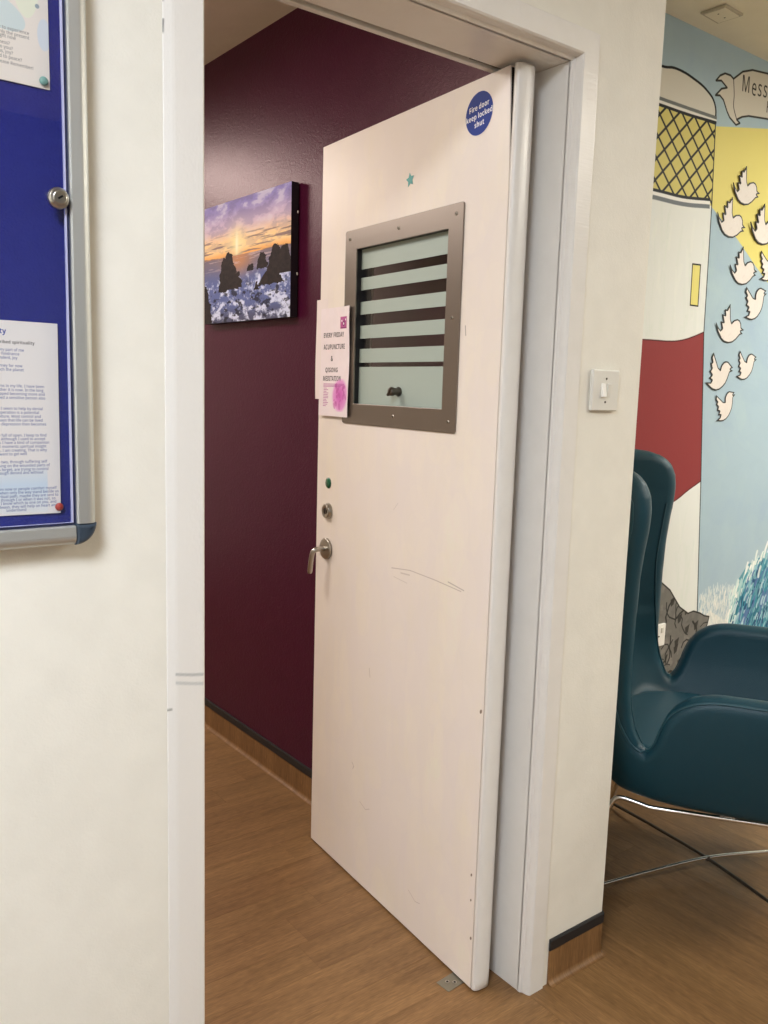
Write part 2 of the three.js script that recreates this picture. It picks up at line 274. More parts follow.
// ---------------------------------------------------------------- door frame: architrave, linings, stop
{
  const t = struct('trim_1', 'white gloss painted door frame with moulded architrave');
  const TA = 0.0048, x0 = 0, xL = OPEN_L;
  // profile across the architrave: [distance from the inner face edge outwards, z]; closed at the back
  const prof = [[-0.0105, -0.024], [-0.0105, -0.0195], [-0.0098, -0.0165], [-0.0075, -0.0145], [-0.0052, -0.0125], [-0.0048, -0.0075], [-0.0040, -0.0035], [-0.0020, 0.0020], [0.001, TA], [0.043, TA], [0.047, TA - 0.0006], [0.058, 0.0012], [0.062, -0.003], [0.062, -0.024]];
  const profR = prof.slice(0, 9).concat([[0.0425, TA], [0.0438, TA - 0.0004], [0.0444, TA - 0.0016], [0.0446, -0.003], [0.0446, -0.024]]);
  function mitred(name, a, b, outA, outB, prof, mat = M.gloss) {     // sweep between two corner points, outward vectors give the mitre
    const n = prof.length, pos = [], idx = [], uv = [];
    for (let e = 0; e < 2; e++) for (const [d, z] of prof) { const P = e ? b : a, o = e ? outB : outA; pos.push(P[0] + o[0] * d, P[1] + o[1] * d, z); uv.push(a[1] === b[1] ? P[0] + o[0] * d : P[1] + o[1] * d, d); }
    for (let i = 0; i < n; i++) { const j = (i + 1) % n; idx.push(i, j, n + j, i, n + j, n + i); }
    for (let i = 1; i < n - 1; i++) { idx.push(0, i + 1, i, n, n + i, n + i + 1); }
    let g = new THREE.BufferGeometry(); g.setAttribute('position', new THREE.Float32BufferAttribute(pos, 3)); g.setAttribute('uv', new THREE.Float32BufferAttribute(uv, 2)); g.setIndex(idx);
    g = g.toNonIndexed(); g.computeVertexNormals();
    return part(name, g, mat, t);
  }
  mitred('architrave', [x0, HEAD], [x0, 0], [1, 1], [1, 0], profR);
    // scuffed and cracked paint on the near post
  const [ac, aq] = canvas(1024, 64); aq.fillStyle = '#e6e3dc'; aq.fillRect(0, 0, 1024, 64);
  const AU = (y) => (y / HEAD) * 1024, AV = (d) => 64 - ((d + 0.011) / 0.074) * 64;
  const mark = (pts, w, col, al) => { aq.globalAlpha = al; aq.strokeStyle = col; aq.lineWidth = w; aq.beginPath(); pts.forEach((p, i) => (i ? aq.lineTo(AU(p[0]), AV(p[1])) : aq.moveTo(AU(p[0]), AV(p[1])))); aq.stroke(); };
  mark([[0.905, 0.001], [0.9075, 0.02], [0.913, 0.047]], 2.2, '#9b9e9c', 0.6); mark([[0.890, 0.001], [0.8935, 0.02], [0.8995, 0.047]], 2.6, '#acaeac', 0.5);
  mark([[0.858, 0.052], [0.857, 0.060], [0.845, 0.0625], [0.825, 0.062], [0.80, 0.0615]], 1.6, '#8a8a80', 0.85); mark([[1.843, 0.058], [1.825, 0.059]], 2, '#6c6c66', 0.8); mark([[1.87, 0.058], [1.865, 0.058]], 2, '#8c8c86', 0.6);
  const am = mitred('architrave_001', [xL, 0], [xL, HEAD], [-1, 0], [-1, 1], prof, phys({ map: tex(ac), roughness: 0.3, bumpMap: brushBump, bumpScale: 0.00025 }));
  { const u = am.geometry.attributes.uv; for (let i = 0; i < u.count; i++) u.setXY(i, u.getX(i) / HEAD, (u.getY(i) + 0.011) / 0.074); }
  mitred('head_architrave', [xL, HEAD], [x0, HEAD], [-1, 1], [1, 1], profR);
  part('jamb', rbox(-0.0105, 0.012, 0, HEAD - 0.0105, -WALL_T, -0.0195, 0.0015), M.gloss, t);
  part('jamb_001', rbox(xL - 0.012, xL + 0.0105, 0, HEAD - 0.0105, -WALL_T, -0.0195, 0.0015), M.gloss, t);
  part('head_lining', rbox(xL - 0.012, 0.012, HEAD - 0.0105, HEAD + 0.012, -0.142, -0.0195, 0.0012), M.gloss, t);
  part('head_groove', box(xL, 0, HEAD + 0.006, HEAD + 0.012, -0.156, -0.142), M.hole, t);
  part('head_stop', rbox(xL - 0.012, 0.012, HEAD - 0.012, HEAD + 0.012, -WALL_T, -0.156, 0.0015), M.gloss, t);
  const pv = part('pivot_plate', rbox(-0.155, -0.02, HEAD - 0.006, HEAD + 0.004, -0.1555, -0.1425, 0.001), M.darkSteel, t); pv.userData.label = 'worn grey metal pivot plate in the head groove';
}

// ---------------------------------------------------------------- skirtings: vinyl upstand coved to the floor under a black cap strip
const skirtWood = std({ map: woodTex([120, 86, 50], 9), roughness: 0.5 });
function skirting(name, label, x0, z0, x1, z1) {           // run from (x0,z0) to (x1,z1), the room on its left-hand normal side
  const t = struct(name, label), dx = x1 - x0, dz = z1 - z0, L = Math.hypot(dx, dz), nx = dz / L, nz = -dx / L;
  const cove = [[0, 0.088], [0.003, 0.088], [0.0032, 0.03]]; for (let i = 0; i <= 6; i++) { const a = (i / 6) * Math.PI / 2; cove.push([0.0172 - 0.014 * Math.cos(a), 0.0145 - 0.014 * Math.sin(a)]); } cove.push([0.0172, 0], [0, 0]);
  const cap = [[0, 0.0845], [0.0045, 0.0845], [0.006, 0.087], [0.006, 0.109], [0.004, 0.1123], [0, 0.1123]];
  const sweep = (pr) => {
    const n = pr.length, pos = [], uv = [], idx = [];
    for (let e = 0; e < 2; e++) for (const [d, y] of pr) { pos.push(e ? x1 + nx * d : x0 + nx * d, y, e ? z1 + nz * d : z0 + nz * d); uv.push(y + d, e * L); }
    for (let i = 0; i < n; i++) { const j = (i + 1) % n; idx.push(i, j, n + j, i, n + j, n + i); }
    for (const [a, b, c] of THREE.ShapeUtils.triangulateShape(pr.map((q) => new THREE.Vector2(q[0], q[1])), [])) idx.push(a, b, c, n + a, n + c, n + b);
    let g = new THREE.BufferGeometry(); g.setAttribute('position', new THREE.Float32BufferAttribute(pos, 3)); g.setAttribute('uv', new THREE.Float32BufferAttribute(uv, 2)); g.setIndex(idx); g = g.toNonIndexed(); g.computeVertexNormals(); return g;
  };
  part('vinyl_upstand', sweep(cove), skirtWood, t); part('cap_strip', sweep(cap), M.black, t);
  return t;
}
skirting('baseboard_right', 'vinyl skirting with black cap strip along the purple wall', XP, -WALL_T, XP, -4.5);
{
  const b = skirting('baseboard_front', 'vinyl skirting with black cap strip wrapping the wall end beside the door', 0.25, 0, 0.062, 0);
  // the corner itself, rounded
  const rad = (pr, m, name) => { const g = new THREE.LatheGeometry(pr.map((p) => new THREE.Vector2(p[0], p[1])), 10, 0, Math.PI / 2); g.translate(0.25, 0, 0); return part(name, g, m, b); };
  rad([[0.0001, 0.088], [0.003, 0.088], [0.0032, 0.0145], [0.0045, 0.0085], [0.0078, 0.0038], [0.0125, 0.0012], [0.0172, 0.0005]], skirtWood, 'corner_upstand');
  rad([[0.0045, 0.0845], [0.006, 0.087], [0.006, 0.109], [0.004, 0.1123], [0.0001, 0.1123]], M.black, 'corner_cap');
}
skirting('baseboard_partition', 'vinyl skirting along the partition side behind the chair', 0.25, MURAL_Z, 0.25, 0);
skirting('baseboard_mural', 'vinyl skirting under the painted wall', 3.6, MURAL_Z, 0.25, MURAL_Z);
skirting('baseboard_left', 'vinyl skirting under the notice board wall', OPEN_L - 0.062, 0, -3.2, 0);

// ---------------------------------------------------------------- lamps
PANELS.forEach(([label, x, y, z, w, d, I, col]) => {
  const o = thing('ceiling_light', label, 'ceiling light'); o.position.set(x, y, z);
  const fr = [[-w / 2 - 0.02, w / 2 + 0.02, -d / 2 - 0.02, -d / 2], [-w / 2 - 0.02, w / 2 + 0.02, d / 2, d / 2 + 0.02], [-w / 2 - 0.02, -w / 2, -d / 2, d / 2], [w / 2, w / 2 + 0.02, -d / 2, d / 2]].map(([a, b, c, e]) => box(a, b, -0.012, 0, c, e));
  part('frame', mergeGeometries(fr), M.white, o);
  part('diffuser', rbox(-w / 2, w / 2, -0.06, 0, -d / 2, d / 2, 0.008), std({ color: 0xffffff, emissive: col, emissiveIntensity: I * 0.28, roughness: 0.6 }), o);
  const l = new THREE.RectAreaLight(col, I, w, d); l.name = 'panel_light'; l.position.set(0, -0.064, 0); l.rotation.x = -Math.PI / 2; o.add(l);
});

// ---------------------------------------------------------------- the door leaf, standing open into the room
const HEEL = [-0.0991, -0.0805], DOOR_L = 0.7707, DOOR_T = 0.046, DOOR_H = 1.981;
const doorTurn = Math.atan2(0.99717, 0.07511) + Math.PI;   // local -x runs from the heel to the free edge, +z out of the face turned to the viewer
const inDoor = (o) => { o.position.set(HEEL[0], 0.006, HEEL[1]); o.rotation.y = doorTurn; return o; };
// in door coordinates -x = distance from the heel along the leaf, y = height above the leaf's foot
const FX0 = -0.635, FX1 = -0.142, FY0 = 1.252, FY1 = 1.744, GX0 = -0.579, GX1 = -0.194, GY0 = 1.304, GY1 = 1.694;
{
  const d = inDoor(struct('door_1', 'white painted fire door standing open into the purple room')); tag(d, 'white painted fire door with a small striped window, standing open', 'door');
  d.userData.kind = 'structure';
  // leaf panel with the window opening cut through it
  const s = new THREE.Shape([[-DOOR_L, 0], [-0.006, 0], [-0.006, 1.775], [-0.0090, 1.84], [-0.0125, 1.91], [-0.0165, DOOR_H], [-DOOR_L, DOOR_H]].map((p) => new THREE.Vector2(...p)));
  s.holes.push(new THREE.Path([[GX0 - 0.008, GY0 - 0.008], [GX0 - 0.008, GY1 + 0.008], [GX1 + 0.008, GY1 + 0.008], [GX1 + 0.008, GY0 - 0.008]].map((p) => new THREE.Vector2(...p))));
  const g = new THREE.ExtrudeGeometry(s, { depth: DOOR_T - 0.002, bevelEnabled: true, bevelSize: 0.001, bevelThickness: 0.001, bevelOffset: -0.001, bevelSegments: 2 }); g.translate(0, 0, -DOOR_T + 0.001);
  // painted face: scuffs, scratches and a chip, each with a shape of its own
  const PW = 760, PH = 1960, [c, q] = canvas(PW, PH), SX = (x) => (1 - x / DOOR_L) * PW, SY = (y) => PH - (y / DOOR_H) * PH;
  q.fillStyle = '#e9dfd6'; q.fillRect(0, 0, PW, PH);
  for (let i = 0; i < 500; i++) { q.globalAlpha = 0.03; q.fillStyle = rnd() < 0.5 ? '#d5cabf' : '#f4efe8'; q.beginPath(); q.ellipse(rr(0, PW), rr(0, PH), rr(10, 60), rr(20, 120), 0, 0, 7); q.fill(); }
  const scr = (pts, w, col, al) => { q.globalAlpha = al; q.strokeStyle = col; q.lineWidth = w; q.beginPath(); pts.forEach((p, i) => (i ? q.lineTo(SX(p[0]), SY(p[1])) : q.moveTo(SX(p[0]), SY(p[1])))); q.stroke(); };
  scr([[0.38, 0.905], [0.30, 0.914], [0.20, 0.911], [0.10, 0.905]], 1.6, '#a99a8e', 0.7); scr([[0.34, 0.90], [0.30, 0.902]], 3, '#b5a79b', 0.5); scr([[0.15, 0.917], [0.09, 0.909]], 2.4, '#9c8f85', 0.6);
  scr([[0.37, 0.885], [0.31, 0.88]], 1.5, '#b9aca0', 0.5);
  scr([[0.545, 0.33], [0.535, 0.322], [0.54, 0.312]], 1.8, '#a99b90', 0.7); scr([[0.50, 0.235], [0.47, 0.225], [0.45, 0.235]], 1.6, '#b2a499', 0.6); scr([[0.26, 0.105], [0.23, 0.09], [0.21, 0.095]], 1.6, '#b2a499', 0.6);
  scr([[0.47, 0.62], [0.465, 0.595]], 2, '#a99b90', 0.6); scr([[0.125, 1.485], [0.122, 1.463]], 2.2, '#8d8178', 0.8); scr([[0.38, 1.05], [0.36, 1.07]], 1.4, '#b9aca0', 0.5);
  for (const [x, y, r] of [[0.014, 0.656, 3.2], [0.02, 0.27, 2.4], [0.012, 0.12, 2.6], [0.018, 0.21, 2]]) { q.globalAlpha = 0.85; q.fillStyle = '#6b5a48'; q.beginPath(); q.ellipse(SX(x), SY(y), r, r * 1.6, 0.4, 0, 7); q.fill(); }
  q.globalAlpha = 1;
  const paint = phys({ map: tex(c), roughness: 0.38, specularIntensity: 0.6, bumpMap: brushBump, bumpScale: 0.0002 });
  const p = g.attributes.position, uv = g.attributes.uv; for (let i = 0; i < p.count; i++) uv.setXY(i, 1 + p.getX(i) / DOOR_L, p.getY(i) / DOOR_H);
  part('leaf', g, paint, d);
  {
    const cs = new THREE.Shape([[-0.0056, 1.765], [-0.0084, 1.84], [-0.0119, 1.91], [-0.0159, DOOR_H - 0.003], [-0.019, DOOR_H - 0.003], [-0.010, 1.765]].map((v) => new THREE.Vector2(...v)));
    const cg = new THREE.ExtrudeGeometry(cs, { depth: DOOR_T - 0.006, bevelEnabled: false }); cg.translate(0, 0, -DOOR_T + 0.003);
    part('raw_core', cg, M.core, d);
  }
  // rounded lipping along the pivot edge, pulled away from the leaf at the top so that a wedge-shaped crack shows
  {
    const pr = [[0.0050, -0.0012], [0.0015, 0.0002], [-0.001, 0]]; pr.length = 0;
    pr.push([0.0045, 0]); const cx = 0, R = DOOR_T / 2;
    for (let i = 0; i <= 14; i++) { const a = Math.PI / 2 - (i / 14) * Math.PI; pr.push([cx - 0.0105 * Math.pow(Math.max(0, Math.cos(a)), 0.75) + 0.0, -R + R * Math.sign(Math.sin(a)) * Math.pow(Math.abs(Math.sin(a)), 0.75)]); }
    pr.push([0.0045, -DOOR_T]);
    const ys = [0, 0.02, 0.8, 1.6, 1.74, 1.80, 1.86, 1.92, DOOR_H - 0.004, DOOR_H], n = pr.length, pos = [], uvs = [], idx = [];
    const gap = (y) => Math.max(0, (y - 1.775) / (DOOR_H - 1.775)) * 0.0075;
    ys.forEach((y) => pr.forEach(([x, z], k) => { const sh = y < 0.01 || y > DOOR_H - 0.001 ? 0.97 : 1; pos.push(-(x * sh - 0.1 * gap(y)), y, z * sh - (1 - sh) * DOOR_T / 2); uvs.push(k * 0.006, y); }));
    for (let r = 0; r < ys.length - 1; r++) for (let k = 0; k < n; k++) { const a = r * n + k, b = r * n + (k + 1) % n; idx.push(a, b, a + n, b, b + n, a + n); }
    for (let k = 1; k < n - 1; k++) { idx.push(0, k + 1, k); const o = (ys.length - 1) * n; idx.push(o, o + k, o + k + 1); }
    let lg = new THREE.BufferGeometry(); lg.setAttribute('position', new THREE.Float32BufferAttribute(pos, 3)); lg.setAttribute('uv', new THREE.Float32BufferAttribute(uvs, 2)); lg.setIndex(idx); lg.computeVertexNormals();
    const lip = part('edge_lipping', lg, M.gloss, d); lip.userData.label = 'rounded edge strip split away from the door at the top';
  }
  // stainless window frame
  {
    const fs = new THREE.Shape(), r = 0.008; fs.moveTo(FX0 + r, FY0); fs.lineTo(FX1 - r, FY0); fs.quadraticCurveTo(FX1, FY0, FX1, FY0 + r); fs.lineTo(FX1, FY1 - r); fs.quadraticCurveTo(FX1, FY1, FX1 - r, FY1); fs.lineTo(FX0 + r, FY1); fs.quadraticCurveTo(FX0, FY1, FX0, FY1 - r); fs.lineTo(FX0, FY0 + r); fs.quadraticCurveTo(FX0, FY0, FX0 + r, FY0);
    fs.holes.push(new THREE.Path([[GX0, GY0], [GX0, GY1], [GX1, GY1], [GX1, GY0]].map((v) => new THREE.Vector2(...v))));
    const fg = new THREE.ExtrudeGeometry(fs, { depth: 0.0025, bevelEnabled: true, bevelSize: 0.0008, bevelThickness: 0.0008, bevelOffset: -0.0008, bevelSegments: 2 });
    const f = part('window_frame', fg, M.steel, d); f.position.z = 0.0004;
    const fb = part('window_frame_001', fg, M.steel, d); fb.position.z = -DOOR_T - 0.0036;
    const lin = [[GX0 - 0.007, GX0, GY0 - 0.007, GY1 + 0.007], [GX1, GX1 + 0.007, GY0 - 0.007, GY1 + 0.007], [GX0, GX1, GY0 - 0.007, GY0], [GX0, GX1, GY1, GY1 + 0.007]].map(([a, b, e, h]) => box(a, b, e, h, -DOOR_T + 0.002, -0.001));
    part('window_lining', mergeGeometries(lin), M.black, d);
    for (const [x, y] of [[-0.389, 1.721], [-0.168, 1.722], [-0.613, 1.722], [-0.168, 1.503], [-0.610, 1.503], [-0.388, 1.279], [-0.168, 1.276], [-0.610, 1.276]]) {
      const sg = new THREE.SphereGeometry(0.0042, 12, 6, 0, Math.PI * 2, 0, Math.PI / 2); sg.rotateX(Math.PI / 2); sg.scale(1, 1, 0.5);
      const sc = part('screw', sg, M.satin, f); sc.position.set(x, y, 0.0033);
      const sl = [box(-0.003, 0.003, -0.0005, 0.0005, 0, 0.0022), box(-0.0005, 0.0005, -0.003, 0.003, 0, 0.0022)];
      const slot = part('screw_slot', mergeGeometries(sl), M.hole, f); slot.position.set(x, y, 0.0034); slot.rotation.z = x * 40;
    }
  }
  // glazing: clear pane with frosted bands, clear strips between them
  part('glass_pane', box(GX0 - 0.005, GX1 + 0.005, GY0 - 0.005, GY1 + 0.005, -0.02, -0.014), M.glass, d);
  for (const [a, b] of [[1.645, 1.694], [1.593, 1.624], [1.532, 1.564], [1.471, 1.504], [1.410, 1.445], [1.304, 1.399]]) part('frosted_band', box(GX0, GX1, a, b, -0.0136, -0.0126), M.frost, d);
  {
    const k = new THREE.LatheGeometry([[0, 0], [0.011, 0], [0.012, 0.004], [0.0085, 0.008], [0.009, 0.016], [0.0105, 0.018], [0.0105, 0.026], [0.008, 0.029], [0, 0.0295]].map((v) => new THREE.Vector2(...v)), 24); k.rotateX(Math.PI / 2);
    const kn = part('window_knob', k, M.darkSteel, d); kn.position.set(-0.389, 1.339, -0.0126);
    const w = part('knob_wing', rbox(-0.013, 0.013, -0.0028, 0.0028, 0, 0.008, 0.002), M.darkSteel, kn); w.position.z = 0.024; w.rotation.z = 0.9;
  }
  // indicator button, cylinder lock, drooping lever handle
  {
    const gb = new THREE.SphereGeometry(0.0155, 20, 8, 0, Math.PI * 2, 0, Math.PI / 2); gb.rotateX(Math.PI / 2); gb.scale(1, 1, 0.35);
    const b = part('indicator_button', gb, M.green, d); b.position.set(-0.706, 1.082, 0);
    const lg = new THREE.LatheGeometry([[0, 0], [0.0225, 0], [0.0225, 0.003], [0.0195, 0.0105], [0.0185, 0.0115], [0.0115, 0.0115], [0.011, 0.0095], [0, 0.0095]].map((v) => new THREE.Vector2(...v)), 32); lg.rotateX(Math.PI / 2);
    const l = part('lock_cylinder', lg, M.satin, d); l.position.set(-0.703, 1.004, 0);
    const plug = new THREE.CylinderGeometry(0.0085, 0.0085, 0.003, 24); plug.rotateX(Math.PI / 2); const pl = part('key_plug', plug, M.darkSteel, l); pl.position.z = 0.0105;
    const ks = part('keyhole', box(-0.0012, 0.0012, -0.0055, 0.0055, 0, 0.0012), M.hole, l); ks.position.z = 0.0118;
    const rg = new THREE.LatheGeometry([[0, 0], [0.0295, 0], [0.0295, 0.006], [0.0275, 0.009], [0.012, 0.0095], [0, 0.0095]].map((v) => new THREE.Vector2(...v)), 36); rg.rotateX(Math.PI / 2);
    const h = part('lever_handle', rg, M.satin, d); h.position.set(-0.707, 0.897, 0);
    const lv = tube([[0, 0, 0.008], [0, 0, 0.026], [-0.0008, -0.001, 0.036], [-0.0035, -0.008, 0.043], [-0.008, -0.024, 0.0445], [-0.0125, -0.044, 0.0445], [-0.017, -0.065, 0.044]], 0.0071, 48, 14);
    part('lever', lv, M.satin, h);
  }
}
// things stuck on the door
function onDoor(name, geo, mats, label, category, x, y, z, turn = 0) {
  const o = thing(name, label, category); inDoor(o); const m = part('sheet', geo, mats, o); m.position.set(x, y, z); m.rotation.z = turn; return o;
}
{
  const [c, q] = canvas(360, 360); q.fillStyle = '#e6ded8'; q.fillRect(0, 0, 360, 360);
  q.fillStyle = '#16368f'; q.beginPath(); q.arc(180, 176, 156, 0, 7); q.fill();
  q.fillStyle = '#f2f2f4'; q.textAlign = 'center'; q.font = 'bold 53px sans-serif'; q.fillText('Fire door', 180, 150); q.fillText('keep locked', 180, 210); q.fillText('shut', 180, 270);
    const st = thing('fire_door_sticker', 'round blue fire door keep locked shut sticker at the top of the door', 'sticker'); inDoor(st);
  const sm = phys({ map: tex(c), roughness: 0.5, specularIntensity: 0.3 });
  const dg = new THREE.CylinderGeometry(0.0440, 0.0440, 0.0006, 48); dg.rotateX(Math.PI / 2); dg.translate(0, -0.0011, 0.0003);
  const p = dg.attributes.position, uv = dg.attributes.uv; for (let i = 0; i < p.count; i++) uv.setXY(i, p.getX(i) / 0.101 + 0.5, p.getY(i) / 0.101 + 0.5);
  const m = part('vinyl_disc', dg, sm, st); m.position.set(-0.108, 1.912, 0); m.rotation.z = 0.09;
}
{
  const s = new THREE.Shape(); for (let i = 0; i < 10; i++) { const a = Math.PI / 2 + 0.15 + (i * Math.PI) / 5, r = i % 2 ? 0.0085 : 0.0165; i ? s.lineTo(r * Math.cos(a), r * Math.sin(a)) : s.moveTo(r * Math.cos(a), r * Math.sin(a)); } s.closePath();
  onDoor('star_sticker', new THREE.ExtrudeGeometry(s, { depth: 0.0008, bevelEnabled: false }), M.star, 'small teal star sticker above the door window', 'sticker', -0.352, 1.824, 0);
}
// curled sheet: width, height, curl function gives the lift from the door
function sheet(w, h, lift, nx = 10, ny = 14) {
  const g = new THREE.PlaneGeometry(w, h, nx, ny), p = g.attributes.position;
  for (let i = 0; i < p.count; i++) p.setZ(i, lift(p.getX(i) / w + 0.5, p.getY(i) / h + 0.5));
  const b = g.clone(); const bp = b.attributes.position; for (let i = 0; i < bp.count; i++) bp.setZ(i, bp.getZ(i) - 0.0004);
  const bi = b.index.array; for (let i = 0; i < bi.length; i += 3) { const t = bi[i]; bi[i] = bi[i + 1]; bi[i + 1] = t; }
  g.computeVertexNormals(); b.computeVertexNormals(); return mergeGeometries([g, b]);
}
{
  const [c, q] = canvas(512, 860); q.fillStyle = '#ebdfe0'; q.fillRect(0, 0, 512, 860);
  for (let i = 0; i < 120; i++) { q.globalAlpha = 0.05; q.fillStyle = i % 2 ? '#d4c2c8' : '#f8f2f0'; q.beginPath(); q.ellipse(rr(0, 512), rr(0, 860), rr(10, 60), rr(10, 90), rr(0, 3), 0, 7); q.fill(); }
  q.globalAlpha = 1; q.fillStyle = '#b5568f'; q.fillRect(345, 78, 118, 92);
  q.fillStyle = '#7a2c62'; q.fillRect(352, 160, 104, 6); q.beginPath(); q.arc(405, 132, 20, 0, 7); q.fill(); q.fillRect(414, 96, 11, 40);
  q.fillStyle = '#f6e9f1'; q.beginPath(); q.arc(405, 132, 10, 0, 7); q.fill(); q.beginPath(); q.arc(372, 110, 9, 0, 7); q.fill(); q.beginPath(); q.arc(440, 102, 8, 0, 7); q.fill();
  const word = (t, x, y, w, s) => { q.save(); q.translate(x, y); q.font = 'bold ' + s + 'px sans-serif'; q.fillStyle = '#2e2a2a'; const k = w / q.measureText(t).width; q.scale(k, 1); q.fillText(t, 0, 0); q.restore(); };
  word('EVERY FRIDAY', 48, 232, 362, 52); word('ACUPUNCTURE', 48, 326, 378, 54); word('&', 175, 420, 40, 58); word('QIGONG', 85, 508, 225, 50); word('MEDITATION', 52, 578, 320, 54);
  const grd = q.createRadialGradient(370, 690, 30, 370, 690, 150); grd.addColorStop(0, 'rgba(205,95,180,0.95)'); grd.addColorStop(0.7, 'rgba(220,130,200,0.75)'); grd.addColorStop(1, 'rgba(235,200,225,0)'); q.fillStyle = grd; q.fillRect(200, 560, 300, 260);
  q.fillStyle = '#b34a90'; for (let i = 0; i < 26; i++) { q.globalAlpha = 0.35; q.beginPath(); q.ellipse(rr(270, 470), rr(610, 780), rr(8, 30), rr(6, 22), rr(0, 3), 0, 7); q.fill(); }
  q.globalAlpha = 0.85; q.fillStyle = '#a84e95'; for (let i = 0; i < 12; i++) q.fillRect(78, 634 + i * 13, rr(50, 120), 5); for (let i = 0; i < 3; i++) q.fillRect(70, 600 + i * 10, rr(250, 360), 5);
  q.globalAlpha = 1;
  const m = std({ map: tex(c), roughness: 0.75, side: THREE.DoubleSide });
  onDoor('paper_notice', sheet(0.16, 0.288, (u, v) => 0.0042 + 0.004 * Math.pow(1 - v, 3) + 0.006 * Math.pow(u, 4) * (0.4 + 0.6 * v) + 0.0012 * Math.sin(v * 9)), m, 'pink tinted paper notice taped beside the door window', 'notice', -0.676, 1.411, 0.0);
  onDoor('blank_paper', sheet(0.06, 0.27, (u, v) => 0.0018 + 0.001 * Math.sin(v * 5)), M.paper, 'blank paper edge sticking out behind the notice past the door edge', 'paper', -0.7585, 1.446, 0.0);
}
// floor pivot plate by the foot of the door
{
  const o = thing('floor_plate', 'small worn metal plate with two screws in the floor beside the open door', 'metal plate'); o.position.set(-0.117, 0, -0.132); o.rotation.y = 0.075;
  part('plate', rbox(-0.027, 0.030, 0, 0.0016, -0.02, 0.02, 0.0007), std({ color: 0x8d8878, metalness: 0.7, roughness: 0.5 }), o);
  for (const [x, z] of [[-0.006, -0.005], [0.006, 0.007]]) { const g = new THREE.CylinderGeometry(0.0052, 0.0052, 0.0014, 18); const s = part('screw', g, M.satin, o); s.position.set(x, 0.002, z); const k = part('screw_slot', new THREE.CylinderGeometry(0.0028, 0.0028, 0.0008, 6), M.hole, s); k.position.y = 0.0006; }
}

